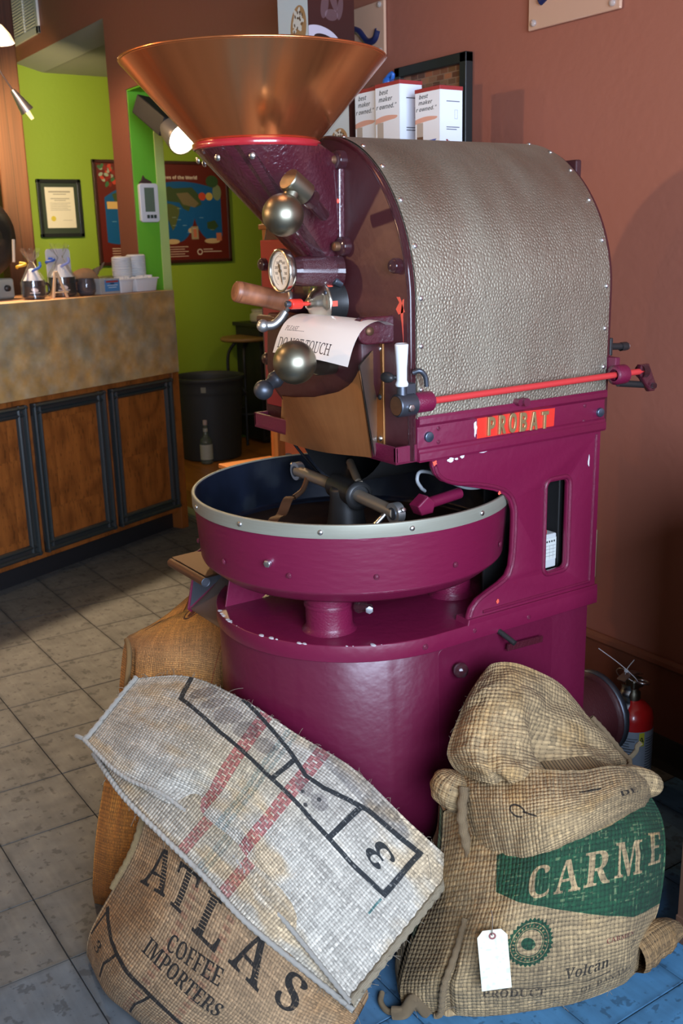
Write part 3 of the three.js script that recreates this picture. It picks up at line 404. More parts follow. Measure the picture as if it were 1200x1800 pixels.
// sampling scoop with wooden handle
const woodHandle = tex(256, 256, (u, v) => { const g = fbm(u * 6 + 2 * fbm(u * 3, v * 3, 0, 0, 3, 4), v * 22, 0, 0, 4, 141); return [lerp(0.40, 0.64, g), lerp(0.23, 0.40, g), lerp(0.14, 0.27, g)]; });
const hA = V(1.747, 1.2525, 0.925), hB = V(1.735, 1.2280, 1.030);
const scoop = part('sample_scoop', lathe([[0.019, 0], [0.0205, 0.02], [0.0205, 0.035], [0.018, 0.048], [0.018, 0.060]], hB, V(1.728, 1.218, 1.09), 32), maroonCast, roaster);
part('wooden_handle', lathe([[0.0001, -0.001], [0.0165, 0], [0.0195, 0.0025], [0.0205, 0.012], [0.0195, 0.06], [0.0205, 0.100], [0.0195, 0.106]], hA, hB, 36), mat(0xffffff, 0.42, 0, { map: woodHandle }), scoop);
part('finger_hook', [torus(hB, hB.clone().sub(hA), 0.0205, 0.0048, 36), tube([V(1.730, 1.2085, 1.025), V(1.732, 1.1935, 1.013), V(1.737, 1.1845, 1.001), V(1.744, 1.1835, 0.987)], 0.009, 30, 12), ball(V(1.746, 1.1835, 0.983), 0.0125)], alu, scoop);
// bearing cap with a nickel dome
const BX = 1.636, BY = 1.2275, BZ = 1.046;
const bearing = part('bearing_housing', lathe([[0.038, 0], [0.038, 0.018], [0.0405, 0.020], [0.0405, 0.036], [0.046, 0.040]], V(BX, BY, BZ), V(BX, BY, 2), 40), blackIron, roaster);
part('bearing_cap', lathe([[0.040, 0], [0.0405, 0.006], [0.033, 0.0075], [0.0245, 0.012], [0.021, 0.020], [0.013, 0.0255], [0.009, 0.031], [0.0001, 0.032]], V(BX, BY, BZ + 0.002), V(BX, BY, 0), 40), nickel, bearing);
for (const a of [0.9, 2.5, 4.1, 5.6]) part('bolt', dome(V(BX + 0.033 * Math.cos(a), BY + 0.033 * Math.sin(a), BZ - 0.0045), NZ, 0.0045), darkSteel, bearing);
{ const g = []; for (let i = 0; i < 12; i++) { const a = i / 12 * 6.28; if (hash(i, 2, 4) < 0.35) continue; g.push(box(-0.005, 0.005, -0.001, 0.0012, -0.008, 0.004, 0).rotateZ(a + Math.PI / 2).translate(BX + 0.0382 * Math.cos(a), BY + 0.0382 * Math.sin(a), BZ + 0.010)); } part('worn_paint', g, chipRed, bearing); }
part('red_knob', lathe([[0.0001, 0], [0.0085, 0.0005], [0.0095, 0.003], [0.0095, 0.024], [0.008, 0.026], [0.004, 0.028], [0.004, 0.046]], V((BX - 0.006), (BY + 0.002), BZ - 0.070), V((BX - 0.001), BY, BZ), 20), redPaint, bearing); part('knob_nut', hexBolt(V((BX - 0.006), (BY + 0.0022), BZ - 0.069), V(0.02, 0.02, -1), 0.006, 0.010), darkSteel, bearing);
// discharge door, its bar and its lever
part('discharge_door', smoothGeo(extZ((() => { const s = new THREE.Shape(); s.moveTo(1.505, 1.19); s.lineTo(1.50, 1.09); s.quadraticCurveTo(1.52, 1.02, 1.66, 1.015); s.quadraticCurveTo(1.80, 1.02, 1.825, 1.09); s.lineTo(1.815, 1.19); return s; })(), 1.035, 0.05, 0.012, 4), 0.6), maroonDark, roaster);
const hb = part('hinge_bar', cyl(V(1.462, 1.188, 1.030), V(1.84, 1.190, 1.030), 0.0085), mat(lin(0.14, 0.08, 0.06), 0.35, 0.7), roaster);
part('hinge_bracket', [extX((() => { const s = new THREE.Shape(); s.moveTo(1.086, 1.166); s.lineTo(1.030, 1.166); s.absarc(1.030, 1.187, 0.021, -Math.PI / 2, -1.5 * Math.PI, true); s.lineTo(1.086, 1.208); return s; })(), 1.480, 0.024, 0.003)], maroonCast, hb); part('hinge_pin', lathe([[0.0075, 0], [0.0075, 0.006], [0.0001, 0.007]], V(1.457, 1.187, 1.030), V(0, 1.187, 1.03), 20), rust, hb);
const cw2 = counterweight(V(1.560, 1.118, 0.985), V(1.575, 1.115, 1.030), 0.014, V(1.497, 1.140, 0.902), 0.0375, oldBrass);
part('lever_knob', [ball(V(1.652, 1.074, 0.925), 0.0185, 28, [1, 1, 1]), lathe([[0.013, 0.010], [0.0115, 0.024], [0.0145, 0.030], [0.0165, 0.036], [0.0145, 0.046], [0.0150, 0.055]], V(1.652, 1.074, 0.925), V(1.668, 1.098, 0.975), 24)], darkSteel, cw2);
// bronze outlet box under the door
const topY = (t) => { const k = [[0, 1.054], [0.18, 1.046], [0.36, 1.044], [0.6, 1.054], [0.75, 1.063], [0.87, 1.080], [0.94, 1.098], [1, 1.124]]; for (let i = 1; i < k.length; i++) if (t <= k[i][0]) { const f = (t - k[i - 1][0]) / (k[i][0] - k[i - 1][0]); return lerp(k[i - 1][1], k[i][1], f); } return 1.124; };
const gatePlan = (t) => { const a = V(1.846, 0, 1.082), b = V(1.765, 0, 1.032), c = V(1.640, 0, 1.000), d = V(1.462, 0, 1.012); const p = [a, b, c, d], s = t * 3, i = Math.min(2, Math.floor(s)), f = s - i, q = (j) => p[clamp(j, 0, 3)]; const cr = (k) => { const p0 = q(i - 1)[k], p1 = q(i)[k], p2 = q(i + 1)[k], p3 = q(i + 2)[k]; return 0.5 * (2 * p1 + (p2 - p0) * f + (2 * p0 - 5 * p1 + 4 * p2 - p3) * f * f + (3 * p1 - p0 - 3 * p2 + p3) * f * f * f); }; return [cr('x'), cr('z')]; };
const gate = part('outlet_box', [sheet((u, v) => { const [x, z] = gatePlan(u), xx = lerp(x, lerp(1.825, 1.433, u), v); return V(xx, lerp(topY(u) - 0.004, lerp(0.935, 0.968, u), v), lerp(z, lerp(z, 1.02, 0.4), v)); }, 40, 16, 0.0025)], gateMat, roaster);
part('side_facet', sheet((u, v) => V(lerp(lerp(1.462, 1.433, v), lerp(1.5035, 1.5115, v), u), lerp(lerp(1.128, 1.158, u), lerp(0.968, 0.972, u), v), lerp(lerp(1.012, 1.021, v), 1.082, u)), 6, 10, 0.0025), phys(lin(0.60, 0.53, 0.45), 0.38, 1, {}), gate);
part('fixing_strip', box(1.484, 1.506, 0.958, 1.160, 1.0795, 1.0835, 0.001), phys(lin(0.42, 0.20, 0.07), 0.4, 0.9), gate);
for (const y of [1.150, 1.062, 0.985]) part('screw', dome(V(1.495, y, 1.080), NZ, 0.0055), y === 1.062 ? blackIron : steel, gate);
// damper shaft along the beam with its handle
const shaft = part('damper_shaft', cyl(V(1.385, 1.064, 1.06), V(1.385, 1.0665, 1.668), 0.0062), mat(lin(0.52, 0.035, 0.035), 0.45), roaster);
part('shaft_bushing', lathe([[0.012, 0], [0.018, 0.002], [0.018, 0.036], [0.014, 0.040], [0.008, 0.041]], V(1.385, 1.0645, 1.072), V(1.385, 1.0645, 2), 28), maroon, shaft);
part('shaft_bushing', [lathe([[0.012, 0], [0.0195, 0.002], [0.0195, 0.030], [0.014, 0.034], [0.008, 0.035]], V(1.385, 1.066, 1.578), V(1.385, 1.066, 2), 28), box(1.388, 1.42, 1.053, 1.10, 1.586, 1.600, 0.003)], maroon, shaft);
part('clevis', [lathe([[0.017, 0], [0.020, 0.002], [0.020, 0.036], [0.017, 0.038]], V(1.385, 1.0635, 1.034), V(1.385, 1.0635, 2), 28), cyl(V(1.385, 1.06, 1.047), V(1.385, 1.102, 1.047), 0.0095, 0.0085), box(1.380, 1.398, 1.076, 1.100, 1.050, 1.075, 0.003)], darkSteel, shaft); part('clevis_bolt', hexBolt(V(1.3655, 1.061, 1.050), NX, 0.0065, 0.006), steel, shaft); part('shaft_end', lathe([[0.0165, 0], [0.0001, 0.0005]], V(1.385, 1.0635, 1.0338), V(1.385, 1.0635, 0), 24), rust, shaft);
part('white_handle', lathe([[0.0105, 0], [0.0115, 0.004], [0.0090, 0.010], [0.0092, 0.03], [0.0118, 0.068], [0.0118, 0.071], [0.0095, 0.073], [0.0088, 0.069], [0.0001, 0.069]], V(1.385, 1.0965, 1.047), V(1.386, 2, 1.0475), 28), mat(lin(0.66, 0.68, 0.70), 0.35), shaft);
part('small_lever', [ball(V(1.4065, 1.111, 1.032), 0.0095, 24, [1, 1, 1]).translate(-1.4065, -1.111, -1.032).scale(1.7, 1, 1).translate(1.4065, 1.111, 1.032), cyl(V(1.40, 1.111, 1.035), V(1.383, 1.112, 1.055), 0.0042)], blackIron, shaft);
part('latch_strap', tube([V(1.400, 1.115, 1.082), V(1.392, 1.118, 1.092), V(1.390, 1.108, 1.102), V(1.391, 1.090, 1.106)], 0.0045, 20, 8), darkSteel, shaft);
part('crank_arm', [lathe([[0.014, 0], [0.014, 0.016]], V(1.385, 1.0665, 1.656), V(1.385, 1.0665, 2), 24), extX(shape([[1.655, 1.078], [1.676, 1.078], [1.700, 1.036], [1.697, 1.026], [1.684, 1.026], [1.656, 1.058]]), 1.391, 0.012, 0.003), cyl(V(1.392, 1.035, 1.690), V(1.372, 1.035, 1.690), 0.006)], maroonCast, shaft);
part('link_bar', cyl(V(1.392, 1.047, 1.60), V(1.393, 1.035, 1.690), 0.007), blackIron, shaft);
const valve = part('gas_valve', [cyl(V(1.425, 1.119, 1.59), V(1.425, 1.115, 1.655), 0.007), lathe([[0.009, 0], [0.009, 0.018], [0.006, 0.02]], V(1.425, 1.115, 1.640), V(1.425, 1.1145, 2), 8), box(1.416, 1.434, 1.10, 1.136, 1.600, 1.608, 0.002)], blackIron, roaster); part('valve_stem', cyl(V(1.425, 1.115, 1.658), V(1.425, 1.1147, 1.662), 0.0075), steel, valve);
part('gusset', extZ(shape([[1.405, 1.09], [1.44, 1.09], [1.44, 1.125]]), 1.596, 0.004, 0.0008), maroon, roaster);

// ---------------------------------------------------------------- burlap sacks
// each sack is a closed skin through a grid of points on its front (metres, in the room)
const WHITE_TOP = [[[1.953,0.430,0.743],[1.828,0.460,0.813],[1.631,0.475,0.838],[1.497,0.445,0.877],[1.406,0.390,0.944],[1.315,0.305,1.001],[1.273,0.200,1.085]],
  [[1.942,0.413,0.713],[1.788,0.445,0.761],[1.599,0.459,0.787],[1.469,0.430,0.826],[1.377,0.378,0.879],[1.292,0.295,0.932],[1.248,0.185,1.013]],
  [[1.931,0.396,0.684],[1.760,0.425,0.717],[1.581,0.435,0.746],[1.455,0.408,0.783],[1.360,0.359,0.825],[1.276,0.280,0.872],[1.225,0.170,0.946]],
  [[1.921,0.379,0.656],[1.745,0.400,0.678],[1.577,0.405,0.711],[1.453,0.379,0.748],[1.354,0.334,0.778],[1.268,0.260,0.819],[1.205,0.155,0.882]],
  [[1.912,0.362,0.628],[1.739,0.370,0.644],[1.584,0.369,0.682],[1.462,0.343,0.718],[1.358,0.301,0.738],[1.266,0.235,0.771],[1.186,0.140,0.823]],
  [[1.904,0.345,0.601],[1.743,0.335,0.613],[1.602,0.325,0.658],[1.481,0.300,0.693],[1.371,0.262,0.703],[1.271,0.205,0.729],[1.169,0.125,0.766]]];
const WHITE_LOW = [[[1.984,0.385,0.752],[1.771,0.400,0.779],[1.589,0.390,0.775],[1.471,0.355,0.793],[1.363,0.310,0.811],[1.263,0.240,0.839],[1.229,0.160,0.911]],
  [[1.946,0.363,0.702],[1.740,0.374,0.714],[1.569,0.362,0.717],[1.453,0.330,0.737],[1.347,0.289,0.756],[1.258,0.224,0.792],[1.207,0.144,0.862]],
  [[1.912,0.341,0.656],[1.721,0.342,0.657],[1.562,0.328,0.667],[1.447,0.298,0.689],[1.341,0.261,0.708],[1.258,0.202,0.749],[1.186,0.128,0.816]],
  [[1.880,0.318,0.611],[1.713,0.305,0.604],[1.566,0.285,0.621],[1.452,0.258,0.644],[1.344,0.225,0.664],[1.264,0.175,0.710],[1.166,0.112,0.770]]];
const ATLAS = [[[1.690,0.300,0.650],[1.586,0.290,0.683],[1.456,0.265,0.709],[1.343,0.225,0.737],[1.251,0.165,0.769],[1.178,0.100,0.799]],
  [[1.640,0.235,0.593],[1.512,0.250,0.611],[1.401,0.235,0.634],[1.298,0.200,0.665],[1.227,0.145,0.708],[1.181,0.075,0.784]],
  [[1.655,0.155,0.549],[1.487,0.185,0.549],[1.364,0.175,0.566],[1.262,0.150,0.600],[1.205,0.105,0.650],[1.175,0.050,0.746]],
  [[1.673,0.075,0.505],[1.503,0.105,0.495],[1.380,0.105,0.519],[1.295,0.085,0.560],[1.228,0.060,0.618],[1.188,0.025,0.724]],
  [[1.685,0.020,0.495],[1.550,0.030,0.483],[1.440,0.030,0.507],[1.343,0.022,0.553],[1.255,0.015,0.609],[1.194,0.006,0.702]],
  [[1.678,0.000,0.498],[1.563,0.000,0.496],[1.452,0.000,0.521],[1.353,0.000,0.562],[1.262,0.000,0.614],[1.196,0.000,0.700]]];
const GREEN = [[[1.300,0.310,1.069],[1.240,0.357,1.102],[1.180,0.382,1.130],[1.130,0.397,1.170],[1.100,0.399,1.238],[1.100,0.373,1.328],[1.150,0.282,1.466]],
  [[1.300,0.223,1.061],[1.200,0.291,1.055],[1.120,0.335,1.068],[1.060,0.365,1.101],[1.035,0.365,1.177],[1.045,0.331,1.293],[1.110,0.241,1.461]],
  [[1.290,0.135,1.020],[1.180,0.213,1.019],[1.090,0.272,1.029],[1.030,0.302,1.067],[1.005,0.299,1.141],[1.010,0.269,1.257],[1.085,0.174,1.444]],
  [[1.270,0.084,0.969],[1.160,0.151,0.976],[1.080,0.196,1.002],[1.030,0.213,1.058],[1.000,0.209,1.134],[0.995,0.185,1.237],[1.070,0.085,1.412]],
  [[1.250,0.030,0.928],[1.150,0.094,0.942],[1.090,0.111,1.000],[1.050,0.110,1.074],[1.020,0.107,1.161],[1.000,0.109,1.240],[1.050,0.049,1.345]],
  [[1.225,0.012,0.913],[1.169,0.012,0.962],[1.119,0.012,1.027],[1.080,0.012,1.103],[1.048,0.012,1.187],[1.035,0.012,1.271],[1.040,0.012,1.324]],
  [[1.222,0.000,0.918],[1.172,0.000,0.967],[1.125,0.000,1.033],[1.088,0.000,1.108],[1.058,0.000,1.189],[1.043,0.000,1.266],[1.048,0.000,1.319]]];
const CUFF = [[[1.280,0.382,1.082],[1.220,0.423,1.097],[1.170,0.439,1.126],[1.130,0.440,1.169],[1.110,0.425,1.240],[1.120,0.394,1.342],[1.160,0.310,1.472]],
  [[1.250,0.354,1.065],[1.170,0.398,1.056],[1.110,0.421,1.073],[1.070,0.433,1.113],[1.055,0.422,1.190],[1.070,0.397,1.297],[1.130,0.313,1.454]],
  [[1.225,0.297,1.066],[1.150,0.346,1.049],[1.090,0.380,1.061],[1.045,0.406,1.091],[1.030,0.410,1.166],[1.050,0.387,1.278],[1.120,0.306,1.439]],
  [[1.205,0.236,1.073],[1.140,0.288,1.057],[1.085,0.322,1.066],[1.040,0.361,1.095],[1.022,0.382,1.162],[1.040,0.369,1.264],[1.110,0.303,1.418]],
  [[1.205,0.211,1.087],[1.145,0.264,1.070],[1.095,0.297,1.081],[1.052,0.337,1.112],[1.036,0.358,1.181],[1.052,0.349,1.280],[1.120,0.288,1.428]]];
const HOOD = [[[1.340,0.536,1.195],[1.325,0.560,1.211],[1.315,0.552,1.259],[1.305,0.520,1.318],[1.300,0.484,1.368],[1.300,0.434,1.414],[1.310,0.387,1.457]],
  [[1.315,0.518,1.141],[1.275,0.541,1.155],[1.255,0.531,1.207],[1.250,0.497,1.272],[1.255,0.449,1.347],[1.265,0.396,1.421],[1.285,0.347,1.485]],
  [[1.300,0.483,1.101],[1.245,0.507,1.112],[1.215,0.500,1.159],[1.215,0.462,1.238],[1.225,0.408,1.333],[1.240,0.355,1.424],[1.265,0.303,1.514]],
  [[1.285,0.443,1.067],[1.215,0.471,1.072],[1.180,0.467,1.121],[1.180,0.428,1.205],[1.185,0.383,1.300],[1.200,0.339,1.405],[1.245,0.289,1.519]],
  [[1.265,0.423,1.060],[1.190,0.446,1.055],[1.150,0.443,1.093],[1.135,0.414,1.161],[1.140,0.369,1.258],[1.165,0.329,1.366],[1.225,0.289,1.493]],
  [[1.255,0.403,1.077],[1.195,0.420,1.069],[1.160,0.412,1.107],[1.145,0.382,1.173],[1.145,0.343,1.264],[1.165,0.303,1.371],[1.215,0.275,1.472]]];
const YELLOW = [[[2.068,0.510,0.916],[2.109,0.530,0.958],[2.104,0.535,0.980],[2.093,0.530,1.005],[2.051,0.520,1.013],[1.976,0.500,0.988]],
  [[2.120,0.465,0.816],[2.090,0.475,0.838],[2.045,0.485,0.872],[2.017,0.490,0.917],[2.005,0.485,0.966],[1.958,0.475,0.971]],
  [[2.120,0.440,0.785],[2.020,0.455,0.775],[1.940,0.460,0.809],[1.906,0.460,0.854],[1.885,0.450,0.894],[1.870,0.435,0.919]],
  [[1.975,0.355,0.701],[1.889,0.375,0.703],[1.820,0.380,0.736],[1.784,0.380,0.784],[1.774,0.370,0.831],[1.791,0.350,0.873]],
  [[1.880,0.170,0.606],[1.788,0.200,0.615],[1.722,0.215,0.649],[1.694,0.215,0.704],[1.705,0.200,0.765],[1.734,0.190,0.825]],
  [[1.841,0.055,0.569],[1.769,0.075,0.583],[1.731,0.080,0.623],[1.699,0.085,0.678],[1.689,0.080,0.736],[1.701,0.070,0.794]],
  [[1.846,0.000,0.570],[1.803,0.000,0.596],[1.775,0.000,0.641],[1.754,0.000,0.703],[1.745,0.000,0.762],[1.737,0.000,0.813]]];
const cat = (a, b, c, d, t) => 0.5 * (2 * b + (c - a) * t + (2 * a - 5 * b + 4 * c - d) * t * t + (3 * b - a - 3 * c + d) * t * t * t);
function surf(G) {
  const H = G.length - 1, W = G[0].length - 1;
  const P = (j, i) => { const jj = clamp(j, 0, H), ii = clamp(i, 0, W), p = G[jj][ii]; let q = p; if (i < 0) q = p.map((x, k) => 2 * x - G[jj][1][k]); else if (i > W) q = p.map((x, k) => 2 * x - G[jj][W - 1][k]); return q; };
  const row = (j, u) => { const s = u * W, i = Math.min(W - 1, Math.floor(s)), t = s - i; return [0, 1, 2].map((k) => cat(P(j, i - 1)[k], P(j, i)[k], P(j, i + 1)[k], P(j, i + 2)[k], t)); };
  return (u, v) => { const s = v * H, j = Math.min(H - 1, Math.floor(s)), t = s - j; const r = [j - 1, j, j + 1, j + 2].map((q) => (q < 0 ? row(0, u).map((x, k) => 2 * x - row(1, u)[k]) : q > H ? row(H, u).map((x, k) => 2 * x - row(H - 1, u)[k]) : row(q, u))); return V(...[0, 1, 2].map((k) => cat(r[0][k], r[1][k], r[2][k], r[3][k], t))); };
}
function skin(G, nu, nv, thick, wrinkle, dir) {
  const f = surf(G), front = [], back = [];
  for (let j = 0; j <= nv; j++) for (let i = 0; i <= nu; i++) {
    const u = i / nu, v = j / nv, e = 0.004, a = f(Math.min(1, u + e), v).sub(f(Math.max(0, u - e), v)), b = f(u, Math.min(1, v + e)).sub(f(u, Math.max(0, v - e)));
    const n = a.cross(b).normalize(); if (n.dot(V(-0.8, 0.5, -0.5)) < 0) n.negate();
    const p = f(u, v), w = p.clone().addScaledVector(n, wrinkle(u, v)); w.y = Math.max(0.0006, w.y); front.push(w);
    const d = dir ? dir.clone() : n.clone().negate(), q = w.clone().addScaledVector(d, thick(u, v)); q.y = Math.max(0.0004, q.y); back.push(q);
  }
  const pos = [], uv = [], idx = [], N = (nu + 1) * (nv + 1);
  for (const L of [front, back]) L.forEach((p, k) => { pos.push(p.x, p.y, p.z); uv.push((k % (nu + 1)) / nu, 1 - Math.floor(k / (nu + 1)) / nv); });
  for (let j = 0; j < nv; j++) for (let i = 0; i < nu; i++) { const a = j * (nu + 1) + i, b = a + 1, c = a + nu + 1, d = c + 1; idx.push(a, c, b, b, c, d, N + a, N + b, N + c, N + b, N + d, N + c); }
  const seam = (a, b) => idx.push(a, b, N + a, b, N + b, N + a);
  for (let i = 0; i < nu; i++) { seam(i + 1, i); seam(nv * (nu + 1) + i, nv * (nu + 1) + i + 1); }
  for (let j = 0; j < nv; j++) { seam(j * (nu + 1), (j + 1) * (nu + 1)); seam((j + 1) * (nu + 1) + nu, j * (nu + 1) + nu); }
  const g = new THREE.BufferGeometry(); g.setAttribute('position', new THREE.Float32BufferAttribute(pos, 3)); g.setAttribute('uv', new THREE.Float32BufferAttribute(uv, 2)); g.setIndex(idx); g.computeVertexNormals(); return { g, f, front };
}
// plain weave: height of the cloth at a point given in threads
function weave(x, y) {
  const i = Math.floor(x), j = Math.floor(y), a = x - i - 0.5, b = y - j - 0.5, over = (i + j) & 1;
  const wu = 0.40 + 0.09 * hash(i, 0, 7), wv = 0.40 + 0.09 * hash(0, j, 9), pu = Math.abs(a) < wu ? Math.sqrt(1 - (a / wu) ** 2) : 0, pv = Math.abs(b) < wv ? Math.sqrt(1 - (b / wv) ** 2) : 0;
  const hu = pu * (0.55 + 0.45 * (over ? 1 : -1) * Math.cos(Math.PI * b)), hv = pv * (0.55 - 0.45 * (over ? 1 : -1) * Math.cos(Math.PI * a)); return [Math.max(hu, hv), hu > hv, i, j];
}
const weaveBump = tex(512, 512, (u, v) => weave(u * 32, v * 32)[0], false);
function burlap(W, H, nu, nv, base, print, tone, opt = {}) {
  const c = document.createElement('canvas'); c.width = W; c.height = H; const g = c.getContext('2d'); g.fillStyle = '#fff'; g.fillRect(0, 0, W, H); if (print) print(g, W, H);
  const ink = g.getImageData(0, 0, W, H).data, s = opt.seed ?? 0;
  const t = tex(W, H, (u, v0) => {
    const v = 1 - v0, [h, isU, i, j] = weave(u * nu, v * nv), th = isU ? vnoise(i * 13, v * 9, 0, 0, 200 + s) : vnoise(j * 13, u * 9, 0, 0, 300 + s), fl = vnoise(u * nu * (isU ? 3 : 0.4), v * nv * (isU ? 0.4 : 3), 0, 0, 400 + s), st = fbm(u * 6, v * 5, 0, 0, 5, 500 + s);
    let k = (0.86 + 0.20 * (th - 0.5) + 0.26 * (fl - 0.5)) * (0.88 + 0.24 * (st - 0.3)) * (h < 0.14 ? (opt.gap ?? 0.42) : 0.78 + 0.22 * h); const b = tone ? tone(u, v, st) : [1, 1, 1];
    const px = Math.min(W - 1, Math.floor(u * W)), py = Math.min(H - 1, Math.floor(v * H)), q = 4 * (py * W + px), dry = fl > 0.82 ? 0.62 : 1;      // ink skips some threads
    return [0, 1, 2].map((m) => base[m] * b[m] * k * (1 - dry * (1 - ink[q + m] / 255)));
  });
  const bump = rep(weaveBump, nu / 32, nv / 32);
  return mat(0xffffff, 0.94, 0, { map: t, bumpMap: bump, bumpScale: opt.bump ?? 0.0022 });
}
function ripple(a, s, fx = 5, fy = 5) { return (u, v) => a * (fbm(u * fx, v * fy, 0, 0, 4, s) - 0.5) * 2; }
const edgeUp = (t, w) => smooth(0, w, t) * smooth(0, w, 1 - t);
function fibres(path, n, len, r, s, sag = 0.3) {           // loose jute threads along an edge
  seed = s; const g = [];
  for (let k = 0; k < n; k++) { const p = path(rnd()), d = V(rr(-1, 1), rr(-0.3, 1), rr(-1, 1)).normalize(), L = len * (0.3 + rnd() * rnd() * 1.2), e = V(rr(-1, 1), rr(-1, 1), rr(-1, 1)).multiplyScalar(0.5); g.push(new THREE.TubeGeometry(new THREE.CatmullRomCurve3([p, p.clone().addScaledVector(d, L * 0.5).addScaledVector(e, L * 0.3), p.clone().addScaledVector(d, L).addScaledVector(e, L * 0.9).add(V(0, -sag * L, 0))]), 6, r, 4)); }
  return g;
}
function rope(pts, r, twist = 90) {                        // a sewn, twisted hem
  const c = new THREE.CatmullRomCurve3(pts, false, 'centripetal'), n = Math.max(40, Math.round(c.getLength() / 0.0024)), g = new THREE.TubeGeometry(c, n, r, 10), p = g.attributes.position, L = c.getLength();
  for (let i = 0; i <= n; i++) { const o = c.getPointAt(i / n); for (let j = 0; j <= 10; j++) { const k = i * 11 + j, q = V(p.getX(k), p.getY(k), p.getZ(k)).sub(o), w = 1 + 0.13 * Math.sin(i / n * L / r * 2.2 + j / 10 * 6.2832) + 0.12 * (hash(i, j % 10, 17) - 0.5); q.multiplyScalar(w).add(o); p.setXYZ(k, q.x, q.y, q.z); } }
  g.computeVertexNormals(); const uv = g.attributes.uv; for (let k = 0; k < uv.count; k++) uv.setXY(k, uv.getX(k) * L * 6, uv.getY(k) * 0.3); return g;
}
const hemMat = (c) => mat(lin(...c), 0.95, 0, { bumpMap: rep(weaveBump, 14, 2), bumpScale: 0.002 });
const away = V(0.55, 0, 0.835);

// the lower sack of the pair: it stands against the roaster's base
const INK = 'rgba(40,42,46,0.93)';
const atlas = thing('burlap_sack', 'full brown burlap sack printed with black stencil letters, under the pale folded sack', 'sack', [1.40, 0, 0.72]);
{
  const m = burlap(2048, 1536, 92, 66, [0.74, 0.60, 0.44], (g, W, H) => {
    const line = (pts, w, c = INK) => { g.strokeStyle = c; g.lineWidth = w; g.lineJoin = 'round'; g.beginPath(); pts.forEach(([u, v], i) => (i ? g.lineTo(u * W, v * H) : g.moveTo(u * W, v * H))); g.stroke(); };
    const put = (s, u, v, size, sx, rot, fnt = 'bold') => { g.save(); g.translate(u * W, v * H); g.rotate(rot); g.scale(sx, 1); g.font = `${fnt} ${size}px serif`; g.textAlign = 'center'; g.textBaseline = 'middle'; g.fillStyle = INK; g.fillText(s, 0, 0); g.restore(); };
    g.fillStyle = 'rgba(190,110,110,0.30)'; for (const [a, b] of [[0.30, 0.335], [0.47, 0.50]]) for (let k = 0; k < 60; k++) if (k % 2) g.fillRect(a * W, k / 60 * H, (b - a) * W, H / 60);
    put('A', 0.150, 0.225, 330, 1.0, -0.06); put('T', 0.275, 0.225, 320, 1.05, 0.0); put('L', 0.425, 0.240, 320, 1.2, 0.03); put('A', 0.600, 0.235, 340, 1.1, 0.06); put('S', 0.775, 0.235, 320, 1.1, 0.08);
    g.save(); g.globalCompositeOperation = 'source-atop'; g.restore();
    g.strokeStyle = '#fff'; g.lineWidth = 5; for (const u of [0.165, 0.285, 0.400, 0.655]) for (let k = -5; k < 6; k++) { g.beginPath(); g.moveTo((u - 0.021) * W, (0.225 + 0.012 * k) * H); g.lineTo((u + 0.021) * W, (0.225 + 0.012 * k - 0.004) * H); g.stroke(); }
    put('COFFEE', 0.42, 0.378, 128, 0.92, -0.10); put('IMPORTERS', 0.415, 0.462, 128, 0.92, 0.02);
    line([[0.02, 0.47], [0.05, 0.50], [0.12, 0.548], [0.24, 0.585], [0.38, 0.60], [0.55, 0.625], [0.75, 0.65], [0.98, 0.66]], 30); line([[0.03, 0.48], [0.012, 0.62]], 16); line([[0.165, 0.57], [0.135, 0.66], [0.14, 0.78]], 22); line([[0.36, 0.60], [0.335, 0.70], [0.34, 0.80]], 24); line([[0.62, 0.63], [0.60, 0.75]], 24);
    put('3', 0.072, 0.635, 150, 0.9, 0.15);
  }, (u, v, st) => { const d = smooth(0.5, 0.75, st); return [1 - 0.12 * d, 1 - 0.18 * d, 1 - 0.26 * d]; }, { seed: 1, gap: 0.55, bump: 0.0016 });
  const s = skin(ATLAS, 110, 90, (u, v) => 0.02 + 0.19 * Math.sqrt(clamp(Math.sin(Math.PI * clamp(u)))) * (0.25 + 0.75 * smooth(0, 0.45, v)), (u, v) => edgeUp(u, 0.12) * (0.010 * (fbm(u * 4, v * 4, 0, 0, 4, 601) - 0.5) + 0.004 * (fbm(u * 12 + v * 4, v * 8, 0, 0, 3, 602) - 0.5)), away);
  part('sack_cloth', s.g, m, atlas);
  part('sewn_edge', rope(Array.from({ length: 16 }, (_, k) => s.f(0.004, 0.02 + 0.38 * k / 15).add(V(0.002, 0.003, -0.002))), 0.006), hemMat([0.42, 0.28, 0.12]), atlas);
}
